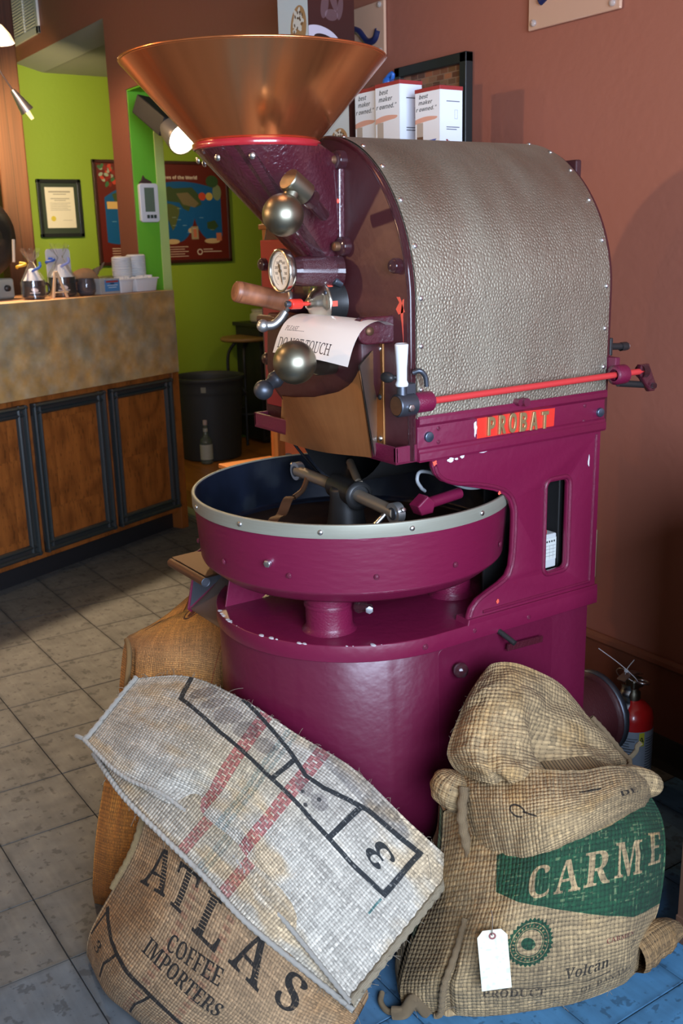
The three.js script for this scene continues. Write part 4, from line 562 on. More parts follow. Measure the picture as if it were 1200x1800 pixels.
// the pale sack folded over it
const pale = thing('burlap_sack', 'pale burlap sack with red stripes and a black box, folded over the brown sack', 'sack', [1.50, 0.2, 0.78]);
{
  const stripes = (g, W, H, al = 0.72) => { for (const [a, b, c] of [[0.388, 0.425, `rgba(214,96,110,${al})`], [0.470, 0.486, `rgba(120,160,178,${al * 0.6})`], [0.493, 0.505, `rgba(120,160,178,${al * 0.6})`], [0.560, 0.600, `rgba(214,96,110,${al})`]]) { g.fillStyle = c; const n = 44; for (let k = 0; k < n * 2; k++) { const o = (k % 2) * 0.4; for (let q = 0; q < 3; q++) if ((q + k) % 2 || k % 3) g.fillRect((a + (b - a) * q / 3) * W, k / n / 2 * H, (b - a) / 3 * W * 0.94, H / n / 2 * 0.9); } } };
  const warm = (u, v, st) => { const d = smooth(0.52, 0.78, st), e = smooth(0.35, 0.0, Math.abs(u - 0.42) + 0.6 * Math.abs(v - 0.45)); return [1 - 0.05 * d - 0.02 * e, 1 - 0.12 * d - 0.07 * e, 1 - 0.22 * d - 0.16 * e]; };
  const m = burlap(2048, 1024, 116, 52, [0.915, 0.875, 0.80], (g, W, H) => {
    stripes(g, W, H);
    const C = 'rgba(52,58,66,0.95)', line = (pts, w) => { g.strokeStyle = C; g.lineWidth = w; g.lineJoin = 'miter'; g.beginPath(); pts.forEach(([u, v], i) => (i ? g.lineTo(u * W, v * H) : g.moveTo(u * W, v * H))); g.stroke(); };
    line([[0.175, 0.0], [0.190, 0.21], [0.33, 0.315], [0.50, 0.385], [0.67, 0.43], [0.80, 0.435], [0.905, 0.42], [0.905, 0.095], [0.75, 0.13], [0.64, 0.22], [0.585, 0.225], [0.53, 0.165], [0.45, 0.085], [0.33, 0.0]], 30);
    line([[0.535, 0.17], [0.520, 0.385]], 28); line([[0.735, 0.14], [0.728, 0.43]], 28);
    g.save(); g.translate(0.838 * W, 0.268 * H); g.rotate(Math.PI + 0.25); g.scale(1.25, 1); g.font = 'bold 200px serif'; g.textAlign = 'center'; g.textBaseline = 'middle'; g.fillStyle = C; g.fillText('3', 0, 0); g.restore();
    g.fillStyle = 'rgba(96,92,104,0.30)'; for (const [u, v, a, b] of [[0.235, 0.10, 0.020, 0.09], [0.275, 0.14, 0.016, 0.08], [0.325, 0.17, 0.03, 0.09], [0.385, 0.20, 0.03, 0.08], [0.45, 0.22, 0.026, 0.07], [0.60, 0.30, 0.03, 0.05], [0.655, 0.31, 0.025, 0.05]]) { g.beginPath(); g.ellipse(u * W, v * H, a * W, b * H, 0.5, 0, 7); g.fill(); }
    g.fillStyle = 'rgba(60,62,70,0.75)'; for (const [u, v] of [[0.605, 0.33], [0.632, 0.385], [0.650, 0.30]]) { g.beginPath(); g.arc(u * W, v * H, 13, 0, 7); g.fill(); }
    g.fillStyle = 'rgba(60,62,74,0.30)'; g.beginPath(); g.ellipse(0.70 * W, 0.05 * H, 0.16 * W, 0.07 * H, 0.08, 0, 7); g.fill();
    g.fillStyle = 'rgba(70,140,150,0.8)'; g.fillRect(0.905 * W, 0.45 * H, 10, 0.12 * H);
  }, warm, { seed: 2, gap: 0.66, bump: 0.0017 });
  const top = skin(WHITE_TOP, 130, 72, (u, v) => 0.012 + 0.04 * Math.sqrt(Math.sin(Math.PI * clamp(v, 0.001, 0.999))) * edgeUp(u, 0.1), (u, v) => edgeUp(v, 0.15) * edgeUp(u, 0.06) * (0.013 * (fbm(u * 5, v * 3, 0, 0, 4, 611) - 0.5) - 0.016 * smooth(0.10, 0, Math.abs(u - 0.33 - 0.25 * (1 - v))) * smooth(0.35, 0.9, v) + 0.006 * (fbm(u * 16, v * 5, 0, 0, 3, 612) - 0.5)) + 0.010 * smooth(0.08, 0, Math.abs(u - 0.30)) * smooth(0.85, 1, v));
  part('folded_flap', top.g, m, pale);
  const m2 = burlap(1024, 256, 116, 24, [0.87, 0.82, 0.73], (g, W, H) => stripes(g, W, H, 0.6), warm, { seed: 3, gap: 0.6 });
  const low = skin(WHITE_LOW, 90, 24, (u, v) => 0.010, (u, v) => edgeUp(u, 0.1) * 0.008 * (fbm(u * 7, v * 2, 0, 0, 4, 621) - 0.5));
  part('lower_flap', low.g, m2, pale);
  const hem = hemMat([0.74, 0.68, 0.58]);
  part('sewn_edge', rope(Array.from({ length: 26 }, (_, k) => low.f(k / 25, 0.985).add(V(-0.002, 0.004, -0.003))), 0.0048), hem, pale);
  part('sewn_edge', rope(Array.from({ length: 26 }, (_, k) => top.f(k / 25, 0.99).add(V(-0.001, 0.003 + 0.006 * smooth(0.1, 0, Math.abs(k / 25 - 0.3)), -0.002))), 0.0042), hem, pale);
  const fray = hemMat([0.60, 0.50, 0.36]);
  part('frayed_edge', rope(Array.from({ length: 14 }, (_, k) => top.f(0.998, k / 13).add(V(0, 0.001, 0))), 0.0075), hemMat([0.58, 0.47, 0.31]), pale);
  part('frayed_edge', rope(Array.from({ length: 14 }, (_, k) => top.f(0.003, k / 13).add(V(0, 0.002, 0))), 0.0058), hem, pale);
  const fb = part('loose_fibres', [...fibres((t) => top.f(0.998, t), 170, 0.022, 0.00045, 71), ...fibres((t) => top.f(0.002, t), 110, 0.022, 0.00045, 72), ...fibres((t) => top.f(t, 0.003), 110, 0.020, 0.0004, 73), ...fibres((t) => low.f(t, 0.99), 70, 0.02, 0.0004, 74, 0.8), ...fibres((t) => top.f(1, 0.0).add(V(0, 0, 0.0)), 8, 0.07, 0.00045, 75, 0.1)], fray, pale); fb.userData.kind = 'stuff';
  part('twisted_corner', tube([top.f(0.0, 0.98), top.f(0, 1).add(V(0.012, 0.006, -0.006)), top.f(0, 1).add(V(0.024, 0.004, -0.008))], 0.0045, 14, 8), hem, pale);
}
// the tall sack on the right, its neck folded down
const carmen = thing('burlap_sack', 'tall tan burlap sack with a green printed band, neck folded down and a paper tag', 'sack', [1.12, 0, 1.18]);
{
  const T = [0.80, 0.67, 0.48], soil = (u, v, st) => { const d = smooth(0.55, 0.8, st); return [1 - 0.08 * d, 1 - 0.12 * d, 1 - 0.2 * d]; };
  const m = burlap(2048, 1536, 66, 56, T, (g, W, H) => {
    const put = (s, u, v, size, sx, rot, c, f = 'bold') => { g.save(); g.translate(u * W, v * H); g.rotate(rot); g.scale(sx, 1); g.font = `${f} ${size}px serif`; g.textAlign = 'center'; g.textBaseline = 'middle'; g.fillStyle = c; g.fillText(s, 0, 0); g.restore(); };
    const GR = 'rgba(16,112,92,0.90)'; g.fillStyle = GR; g.beginPath(); g.moveTo(0.285 * W, 0.20 * H); g.lineTo(1 * W, 0.0); g.lineTo(1 * W, 0.475 * H); g.lineTo(0.84 * W, 0.485 * H); g.lineTo(0.68 * W, 0.445 * H); g.lineTo(0.52 * W, 0.405 * H); g.lineTo(0.40 * W, 0.37 * H); g.lineTo(0.30 * W, 0.325 * H); g.closePath(); g.fill();
    const L = '#fff'; put('C', 0.468, 0.312, 235, 1.25, -0.05, L); put('A', 0.580, 0.306, 235, 1.2, -0.03, L); put('R', 0.692, 0.298, 245, 1.2, 0, L); put('M', 0.815, 0.290, 250, 1.0, 0.03, L); put('E', 0.935, 0.275, 255, 1.0, 0.03, L);
    g.strokeStyle = GR; g.lineWidth = 6; g.beginPath(); g.arc(0.515 * W, 0.45 * H, 2, 0, 7); g.stroke();
    g.save(); g.translate(0.462 * W, 0.525 * H); g.scale(1.2, 0.95); g.fillStyle = GR; g.beginPath(); for (let k = 0; k <= 64; k++) { const a = k / 64 * 6.2832, r = k % 2 ? 150 : 134; g.lineTo(r * Math.cos(a), r * Math.sin(a)); } g.fill(); g.strokeStyle = '#f2e9dd'; g.lineWidth = 5; for (const r of [118, 88]) { g.beginPath(); g.arc(0, 0, r, 0, 7); g.stroke(); } g.lineWidth = 9; for (let k = 0; k < 26; k++) { const a = k / 26 * 6.28; g.beginPath(); g.moveTo(96 * Math.cos(a), 96 * Math.sin(a)); g.lineTo(108 * Math.cos(a + 0.06), 108 * Math.sin(a + 0.06)); g.stroke(); } g.fillStyle = '#fff'; g.beginPath(); g.arc(0, 0, 80, 0, 7); g.fill(); g.fillStyle = GR; g.beginPath(); g.ellipse(-8, 4, 48, 34, 0.5, 0, 7); g.fill(); g.restore();
    const D = 'rgba(58,56,54,0.85)'; put('Volcán', 0.668, 0.668, 96, 1.0, -0.06, D, 'italic bold'); put('PRODUCT', 0.42, 0.735, 74, 1.25, 0.06, 'rgba(70,62,54,0.72)'); put('OF PANAMA', 0.76, 0.745, 70, 1.05, -0.10, 'rgba(70,62,54,0.55)'); put('D', 0.865, 0.615, 90, 1, 0, D, 'italic bold');
    g.strokeStyle = D; g.lineWidth = 6; g.beginPath(); g.moveTo(0.30 * W, 0.695 * H); g.quadraticCurveTo(0.55 * W, 0.745 * H, 0.76 * W, 0.705 * H); g.stroke(); put('CARMEN', 0.80, 0.56, 44, 1.2, -0.08, 'rgba(150,60,70,0.75)');
  }, soil, { seed: 4, gap: 0.36, bump: 0.0026 });
  const body = skin(GREEN, 120, 96, (u, v) => 0.02 + 0.23 * Math.sqrt(clamp(Math.sin(Math.PI * u))) * (0.55 + 0.45 * smooth(0, 0.4, v)) * (1 - 0.25 * smooth(0.7, 1, v)), (u, v) => edgeUp(u, 0.1) * (0.014 * (fbm(u * 4, v * 4, 0, 0, 4, 631) - 0.5) + 0.006 * (fbm(u * 10, v * 14, 0, 0, 3, 632) - 0.5)) - 0.010 * smooth(0.03, 0, Math.abs(u - 0.19)) * smooth(0.35, 0.6, v), V(0.9, 0, 0.42));
  part('sack_cloth', body.g, m, carmen);
  const mc = burlap(1536, 768, 58, 32, T, (g, W, H) => { const D = 'rgba(52,50,50,0.85)'; g.strokeStyle = D; g.lineWidth = 12; g.beginPath(); g.ellipse(0.335 * W, 0.33 * H, 60, 34, 0.5, 0.6, 6.0); g.stroke(); g.beginPath(); g.moveTo(0.36 * W, 0.34 * H); g.lineTo(0.43 * W, 0.40 * H); g.stroke(); g.font = 'bold 110px serif'; g.fillStyle = D; g.save(); g.translate(0.80 * W, 0.48 * H); g.rotate(-0.15); g.fillText('DE', 0, 0); g.restore(); g.fillRect(0.62 * W, 0.22 * H, 0.10 * W, 18); }, soil, { seed: 5, gap: 0.36, bump: 0.0026 });
  const cuff = skin(CUFF, 110, 60, (u, v) => 0.012 + 0.03 * edgeUp(v, 0.3), (u, v) => edgeUp(u, 0.06) * (0.012 * (fbm(u * 5, v * 3, 0, 0, 4, 641) - 0.5) + 0.005 * (fbm(u * 14, v * 6, 0, 0, 3, 642) - 0.5)));
  part('folded_cuff', cuff.g, mc, carmen);
  const mh = burlap(1536, 1024, 48, 40, T, (g, W, H) => { g.fillStyle = 'rgba(50,48,46,0.55)'; g.beginPath(); g.ellipse(0.86 * W, 0.97 * H, 0.07 * W, 0.06 * H, 0, 0, 7); g.fill(); }, soil, { seed: 6, gap: 0.34, bump: 0.0028 });
  const hd = skin(HOOD, 110, 84, (u, v) => 0.01 + 0.06 * Math.sqrt(clamp(Math.sin(Math.PI * u))) * edgeUp(v, 0.3), (u, v) => edgeUp(u, 0.08) * edgeUp(v, 0.08) * (0.034 * (fbm(u * 3.4, v * 3.4, 0, 0, 4, 651) - 0.5) + 0.010 * (fbm(u * 9 + v * 5, v * 7, 0, 0, 3, 652) - 0.5) - 0.030 * smooth(0.10, 0, Math.abs(u - 0.30 - 0.42 * v)) * smooth(0.15, 0.6, v) + 0.014 * smooth(0.12, 0, Math.abs(u - 0.50 - 0.42 * v)) * smooth(0.15, 0.6, v) - 0.014 * smooth(0.06, 0, Math.abs(u - 0.10 - 0.2 * v)) * smooth(0.4, 0.8, v)));
  part('folded_neck', hd.g, mh, carmen);
  // rolled brim at the right end, small fold at the left, sewn seams, tied corner
  part('rolled_brim', (() => { const c = new THREE.CatmullRomCurve3([V(1.180, 0.318, 1.365), V(1.150, 0.322, 1.405), V(1.138, 0.312, 1.440), V(1.150, 0.290, 1.472)]); const g = new THREE.TubeGeometry(c, 40, 0.034, 24), p = g.attributes.position; for (let i = 0; i <= 40; i++) { const o = c.getPointAt(i / 40), w = Math.sqrt(clamp(1 - ((i / 40 - 0.42) / 0.6) ** 2)) ; for (let j = 0; j <= 24; j++) { const k = i * 25 + j, q = V(p.getX(k), p.getY(k), p.getZ(k)).sub(o).multiplyScalar(w * (0.95 + 0.12 * Math.sin(j / 24 * 12.566 + i * 0.1))).add(o); p.setXYZ(k, q.x, q.y, q.z); } } g.computeVertexNormals(); return g; })(), mat(0xffffff, 0.94, 0, { map: rep(mh.map, 0.25, 0.5), bumpMap: rep(weaveBump, 1.2, 1.0), bumpScale: 0.002 }), carmen);
  part('side_fold', (() => { const g = new THREE.SphereGeometry(1, 40, 28), p = g.attributes.position; for (let i = 0; i < p.count; i++) { const q = V(p.getX(i), p.getY(i), p.getZ(i)), w = 1 + 0.25 * (fbm(q.x * 2 + 5, q.y * 2 + q.z, 0, 0, 3, 661) - 0.5); p.setXYZ(i, q.x * 0.05 * w, q.y * 0.036 * w, q.z * 0.042 * w); } g.computeVertexNormals(); return g.rotateX(0.4).translate(1.275, 0.362, 1.075); })(), mat(0xffffff, 0.94, 0, { map: rep(mh.map, 0.3, 0.3), bumpMap: rep(weaveBump, 1, 0.8), bumpScale: 0.002 }), carmen);
  const seam = hemMat([0.40, 0.27, 0.14]);
  part('sewn_seam', rope([V(1.232, 0.395, 1.062), V(1.218, 0.35, 1.045), V(1.213, 0.30, 1.050), V(1.206, 0.25, 1.062), V(1.200, 0.205, 1.072), V(1.188, 0.190, 1.068)], 0.009), seam, carmen);
  part('sewn_seam', rope(Array.from({ length: 12 }, (_, k) => body.f(0.19 - 0.06 * (k / 11) ** 2, 0.40 + 0.58 * k / 11).add(V(-0.004, 0.001, -0.003))), 0.0062), seam, carmen);
  part('sewn_seam', rope(Array.from({ length: 14 }, (_, k) => hd.f(0.985, 0.05 + 0.85 * k / 13).add(V(-0.004, 0.004, 0))), 0.0052), seam, carmen);
  part('tied_corner', [tube([body.f(0.10, 0.93), V(1.205, 0.030, 0.925), V(1.208, 0.012, 0.905), V(1.222, 0.008, 0.890)], 0.012, 24, 10), tube([V(1.215, 0.010, 0.898), V(1.232, 0.007, 0.886), V(1.258, 0.006, 0.890), V(1.275, 0.006, 0.905)], 0.0055, 24, 8)], seam, carmen);
  part('bottom_corner', (() => { const c = new THREE.CatmullRomCurve3([V(1.050, 0.045, 1.310), V(1.052, 0.046, 1.375), V(1.058, 0.038, 1.425), V(1.052, 0.030, 1.462)]), g = new THREE.TubeGeometry(c, 30, 0.045, 18), p = g.attributes.position; for (let i = 0; i <= 30; i++) { const o = c.getPointAt(i / 30), w = lerp(0.95, 0.62, i / 30) * Math.sqrt(clamp(1 - ((i - 13) / 17.2) ** 4)); for (let j = 0; j <= 18; j++) { const k = i * 19 + j, q = V(p.getX(k), p.getY(k), p.getZ(k)).sub(o).multiplyScalar(w * (1 + 0.2 * (hash(i >> 2, j % 18 >> 2, 19) - 0.5))).add(o); p.setXYZ(k, q.x, Math.max(0.001, q.y), q.z); } } g.computeVertexNormals(); return g; })(), mat(lin(0.72, 0.62, 0.52), 0.94, 0, { map: rep(mh.map, 0.5, 0.4), bumpMap: rep(weaveBump, 1.2, 1), bumpScale: 0.002 }), carmen);
  part('tie_cord', tube([V(1.250, 0.292, 1.505), V(1.246, 0.298, 1.525), V(1.240, 0.312, 1.532), V(1.236, 0.325, 1.530), V(1.232, 0.332, 1.536)], 0.005, 24, 8), hemMat([0.5, 0.38, 0.22]), carmen);
  const fb = part('loose_fibres', [...fibres((t) => body.f(t, 0.8), 30, 0.03, 0.0004, 81), ...fibres((t) => hd.f(0.0, t), 20, 0.012, 0.0003, 82), tube([V(1.30, 0.235, 1.03), V(1.27, 0.25, 1.01), V(1.25, 0.225, 1.0), V(1.275, 0.205, 1.0)], 0.0006, 30, 5)], hemMat([0.6, 0.5, 0.36]), carmen); fb.userData.kind = 'stuff';
}
// golden sack behind, under the bean spout
const golden = thing('burlap_sack', 'golden brown burlap sack behind the pale one, under the bean spout', 'sack', [1.82, 0, 0.72]);
{
  const m = burlap(1024, 1536, 84, 150, [0.88, 0.58, 0.22], (g, W, H) => { g.strokeStyle = 'rgba(190,70,60,0.6)'; g.lineWidth = 8; g.beginPath(); g.moveTo(0.93 * W, 0.24 * H); g.lineTo(0.72 * W, 0.5 * H); g.stroke(); g.strokeStyle = 'rgba(90,60,20,0.85)'; g.lineWidth = 12; g.beginPath(); g.ellipse(0.52 * W, 0.09 * H, 70, 44, -0.6, 0, 7); g.stroke(); g.fillStyle = 'rgba(110,50,30,0.8)'; g.beginPath(); g.ellipse(0.52 * W, 0.10 * H, 34, 22, -0.6, 0, 7); g.fill(); g.beginPath(); g.moveTo(0.12 * W, 0.16 * H); g.quadraticCurveTo(0.25 * W, 0.11 * H, 0.36 * W, 0.06 * H); g.stroke(); }, (u, v, st) => { const d = smooth(0.40, 0.85, v + 0.25 * (st - 0.5)), e = smooth(0.1, 0.3, v) * smooth(0.5, 0.3, v); return [1 - 0.10 * d, 1 - 0.16 * d + 0.1 * e, 1 - 0.2 * d + 0.75 * e]; }, { seed: 7, gap: 0.5 });
  const s = skin(YELLOW, 90, 100, (u, v) => 0.008 + 0.15 * Math.sqrt(clamp(Math.sin(Math.PI * u))) * smooth(0.1, 0.5, v), (u, v) => edgeUp(u, 0.1) * (0.014 * (fbm(u * 4, v * 5, 0, 0, 4, 671) - 0.5) - 0.02 * smooth(0.06, 0, Math.abs(u - 0.13 - 0.05 * v)) * smooth(0.28, 0.4, v) * smooth(0.75, 0.5, v)), V(0.62, 0, 0.78));
  part('sack_cloth', s.g, m, golden);
  part('sewn_edge', rope(Array.from({ length: 14 }, (_, k) => s.f(0.985, 0.1 + 0.45 * k / 13).add(V(-0.003, 0, -0.003))), 0.005), hemMat([0.42, 0.25, 0.08]), golden);
  part('folded_lip', tube([s.f(0.02, 0.30).add(V(0, 0.002, 0)), s.f(0.10, 0.325).add(V(-0.003, 0.004, -0.003)), s.f(0.14, 0.36).add(V(-0.003, 0, -0.004)), s.f(0.12, 0.46).add(V(-0.002, 0, -0.003))], 0.006, 40, 8), hemMat([0.42, 0.25, 0.09]), golden);
}
// paper tag on the right sack
const tag = thing('paper_tag', 'blank pale paper tag with a brown ring hanging on the sack with the green band', 'tag', [1.06, 0.2, 1.01]);
{
  const o = V(1.071, 0.171, 0.992), ux = V(-0.42, 0.0, 0.908).normalize(), uy = V(0.10, 0.99, -0.03).normalize(), uz = ux.clone().cross(uy);
  const s = new THREE.Shape([[-0.026, -0.056], [0.026, -0.056], [0.026, 0.044], [0.016, 0.056], [-0.016, 0.056], [-0.026, 0.044]].map(([a, b]) => new THREE.Vector2(a, b))); const h = new THREE.Path(); h.absarc(0, 0.045, 0.0032, 0, 7); s.holes.push(h);
  const M = new THREE.Matrix4().makeBasis(ux, uy, uz).setPosition(o), g = new THREE.ExtrudeGeometry(s, { depth: 0.0009, bevelEnabled: false }); const uv = g.attributes.uv; for (let i = 0; i < uv.count; i++) uv.setXY(i, uv.getX(i) * 9 + 0.5, uv.getY(i) * 9 + 0.5);
  part('tag_card', g.applyMatrix4(M), mat(0xffffff, 0.75, 0, { map: tex(128, 128, (u, v) => { const n = fbm(u * 6, v * 6, 0, 0, 4, 681), d = smooth(0.70, 0.8, vnoise(u * 22, v * 22, 0, 0, 683)) * 0.06; return [0.84 * (0.94 + 0.1 * n) - d, 0.83 * (0.94 + 0.1 * n) - d, 0.75 * (0.92 + 0.12 * n) - d]; }) }), tag);
  part('tag_ring', new THREE.RingGeometry(0.0032, 0.0065, 28).translate(0, 0.045, 0.0014).applyMatrix4(M), mat(lin(0.22, 0.075, 0.07), 0.7), tag); part('tag_ring', new THREE.RingGeometry(0.0032, 0.0065, 28).translate(0, 0.045, -0.0004).applyMatrix4(M), mat(lin(0.22, 0.075, 0.07), 0.7), tag);
  const hole = o.clone().addScaledVector(uy, 0.045); part('tag_string', tube([hole, hole.clone().add(V(-0.004, 0.008, -0.004)), hole.clone().add(V(0.004, 0.028, 0.004)), hole.clone().add(V(0.016, 0.034, 0.012))], 0.0008, 24, 6), mat(lin(0.12, 0.09, 0.07), 0.9), tag);
}

// ---------------------------------------------------------------- the shop around the roaster
// flat prints: facing -x (left edge at small z) and facing -z (left edge at large x)
function faceX(z0, z1, y0, y1, x) { const g = new THREE.PlaneGeometry(z1 - z0, y1 - y0); return g.applyMatrix4(new THREE.Matrix4().makeBasis(V(0, 0, 1), V(0, 1, 0), V(-1, 0, 0)).setPosition(x, (y0 + y1) / 2, (z0 + z1) / 2)); }
function faceZ(x0, x1, y0, y1, z) { const g = new THREE.PlaneGeometry(x1 - x0, y1 - y0); return g.applyMatrix4(new THREE.Matrix4().makeBasis(V(-1, 0, 0), V(0, 1, 0), V(0, 0, -1)).setPosition((x0 + x1) / 2, (y0 + y1) / 2, z)); }
const print = (w, h, f, r = 0.5) => mat(0xffffff, r, 0, { map: canvasTex(w, h, f) });
const glassClear = phys(0xffffff, 0.04, 0, { transmission: 1, thickness: 0, ior: 1.45 });
const black = mat(lin(0.018, 0.018, 0.02), 0.42), blackGloss = mat(lin(0.016, 0.018, 0.018), 0.25);

// fire extinguisher in the corner behind the roaster
const ext = thing('fire_extinguisher', 'small red fire extinguisher with a blue grey label standing by the wall behind the roaster', 'fire extinguisher', [1.515, 0, 1.85]);
part('cylinder', lathe([[0.0001, 0], [0.048, 0.001], [0.051, 0.008], [0.051, 0.185], [0.047, 0.205], [0.032, 0.222], [0.018, 0.228], [0.016, 0.236]], V(1.515, 0, 1.85), V(1.515, 2, 1.85), 48), phys(lin(0.50, 0.012, 0.012), 0.3, 0, { clearcoat: 0.6 }), ext);
part('label', new THREE.CylinderGeometry(0.0515, 0.0515, 0.115, 64, 1, true).rotateY(2.6).translate(1.515, 0.108, 1.85), print(1024, 384, (g, W, H) => { g.fillStyle = '#8f9aa6'; g.fillRect(0, 0, W, H); for (let k = 0; k < 4; k++) { const x = k * W / 4; g.fillStyle = '#c6c63a'; g.fillRect(x + 4, 6, 44, 120); g.fillStyle = '#20242a'; g.font = 'bold 60px sans-serif'; g.fillText('A', x + 6, 92); g.fillRect(x + 60, 60, 190, 5); for (let i = 0; i < 12; i++) g.fillRect(x + 62, 80 + i * 24, 120 + 60 * hash(i, k, 3), 7); } }, 0.45), ext);
part('valve_body', [lathe([[0.017, 0], [0.017, 0.018], [0.012, 0.022], [0.012, 0.045]], V(1.515, 0.232, 1.85), V(1.515, 2, 1.85), 24), box(1.500, 1.530, 0.262, 0.287, 1.832, 1.872, 0.006)], oldBrass, ext);
part('top_grip', sheet((u, v) => V(1.515 + (u - 0.5) * 0.024, 0.292 + 0.012 * Math.sin(v * 3), lerp(1.875, 1.80, v)), 4, 10, 0.003), mat(lin(0.25, 0.2, 0.18), 0.4, 0.9), ext);
part('squeeze_lever', sheet((u, v) => { const c = (u - 0.5); return V(1.500 + c * 0.026, lerp(0.288, 0.166, v) - 0.002 * Math.sin(v * 20), 1.803 - 0.006 * Math.cos(c * 3) + 0.003 * Math.sin(v * 22)); }, 8, 40, 0.003), steel, ext);
part('pull_ring', torus(V(1.527, 0.302, 1.822), V(0.3, 0.5, 1), 0.017, 0.0013, 32), steel, ext);
part('carry_loop', torus(V(1.487, 0.288, 1.845), V(0, 1, 0.2), 0.015, 0.0032, 28), steel, ext);
part('zip_tie', [tube([V(1.588, 0.353, 1.80), V(1.53, 0.334, 1.805), V(1.497, 0.318, 1.81), V(1.487, 0.298, 1.825), V(1.500, 0.285, 1.835), V(1.522, 0.292, 1.83), V(1.514, 0.312, 1.815), V(1.497, 0.336, 1.806), V(1.478, 0.360, 1.80)], 0.0011, 60, 6), box(1.503, 1.511, 0.316, 0.323, 1.806, 1.812, 0.001)], mat(lin(0.7, 0.7, 0.72), 0.4), ext);
// outlet on the wall behind the roaster
const plateT = thing('wall_outlet', 'cream plastic outlet plate on the orange wall behind the roaster', 'outlet', [1.83, 0.516, ZW]);
part('cover_plate', box(1.774, 1.886, 0.449, 0.583, ZW - 0.008, ZW - 0.0005, 0.003), mat(lin(0.62, 0.6, 0.36), 0.45), plateT); part('socket', [box(1.80, 1.86, 0.535, 0.562, ZW - 0.0095, ZW - 0.008, 0.0006)], mat(lin(0.6, 0.58, 0.36), 0.4), plateT); part('socket', [box(1.80, 1.86, 0.47, 0.497, ZW - 0.0095, ZW - 0.008, 0.0006)], mat(lin(0.6, 0.58, 0.36), 0.4), plateT);

// pictures on the orange wall
const pic = thing('framed_picture', 'black framed picture of bricks and a glass coffee press on the orange wall', 'picture', [2.453, 1.66, ZW]);
for (const g of [box(2.289, 2.617, 1.803, 1.831, ZW - 0.028, ZW - 0.001, 0.003), box(2.289, 2.617, 1.435, 1.463, ZW - 0.028, ZW - 0.001, 0.003), box(2.289, 2.317, 1.435, 1.831, ZW - 0.028, ZW - 0.001, 0.003), box(2.589, 2.617, 1.435, 1.831, ZW - 0.028, ZW - 0.001, 0.003)]) part('frame', g, mat(lin(0.012, 0.014, 0.014), 0.35), pic);
part('photo_print', faceZ(2.315, 2.591, 1.461, 1.805, ZW - 0.012), print(512, 640, (g, W, H) => { g.fillStyle = '#8c6a55'; g.fillRect(0, 0, W, H); for (let j = 0; j < 22; j++) for (let i = -1; i < 9; i++) { g.fillStyle = `hsl(${12 + 14 * hash(i, j, 1)},${30 + 14 * hash(i, j, 2)}%,${26 + 22 * hash(i, j, 3)}%)`; g.fillRect(i * 64 + (j % 2) * 32 + 3, j * 30 + 3, 58, 25); } const q = g.createLinearGradient(200, 0, 470, 0); q.addColorStop(0, 'rgba(150,150,130,0.9)'); q.addColorStop(0.5, 'rgba(92,100,86,0.92)'); q.addColorStop(1, 'rgba(190,195,180,0.95)'); g.fillStyle = q; g.beginPath(); g.ellipse(335, 380, 140, 240, 0, 0, 7); g.fill(); g.fillStyle = '#c9cfd0'; g.beginPath(); g.ellipse(335, 140, 70, 34, 0, 0, 7); g.fill(); g.fillStyle = '#2a1d12'; g.beginPath(); g.ellipse(330, 520, 118, 110, 0, 0, 7); g.fill(); }, 0.4), pic);
part('pane', faceZ(2.315, 2.591, 1.461, 1.805, ZW - 0.016), glassClear, pic);
function glassArt(x0, x1, y0, y1, label, f) {
  const t = thing('glass_plaque', label, 'wall art', [(x0 + x1) / 2, (y0 + y1) / 2, ZW]);
  part('glass_tile', box(x0, x1, y0, y1, ZW - 0.012, ZW - 0.002, 0.004), phys(lin(0.56, 0.33, 0.22), 0.12, 0, { clearcoat: 1, clearcoatRoughness: 0.05 }), t);
  part('brush_stroke', tube(f(x0, y0, ZW - 0.0125), 0.011, 40, 10), mat(lin(0.012, 0.016, 0.06), 0.3), t);
  for (const [x, y] of [[x0 + 0.022, y0 + 0.016], [x1 - 0.022, y0 + 0.016], [x0 + 0.022, y1 - 0.012], [x1 - 0.022, y1 - 0.012]]) part('mounting_clip', lathe([[0.008, 0], [0.008, 0.005], [0.0001, 0.007]], V(x, y, ZW - 0.012), V(x, y, 0), 14), phys(0xffffff, 0.1, 0, { transmission: 0.8, thickness: 0.004 }), t);
}
glassArt(1.764, 2.067, 1.843, 2.09, 'clear glass plaque with a dark blue stroke high on the wall above the hood', (x, y, z) => [V(x + 0.258, y + 0.062, z), V(x + 0.215, y + 0.082, z), V(x + 0.175, y + 0.092, z), V(x + 0.150, y + 0.15, z), V(x + 0.12, y + 0.2, z)]);
glassArt(2.684, 2.985, 1.880, 2.036, 'clear glass plaque with a dark blue curl beside the tall brown box', (x, y, z) => [V(x + 0.030, y + 0.075, z), V(x + 0.045, y + 0.052, z), V(x + 0.085, y + 0.050, z), V(x + 0.13, y + 0.085, z), V(x + 0.17, y + 0.10, z)]);

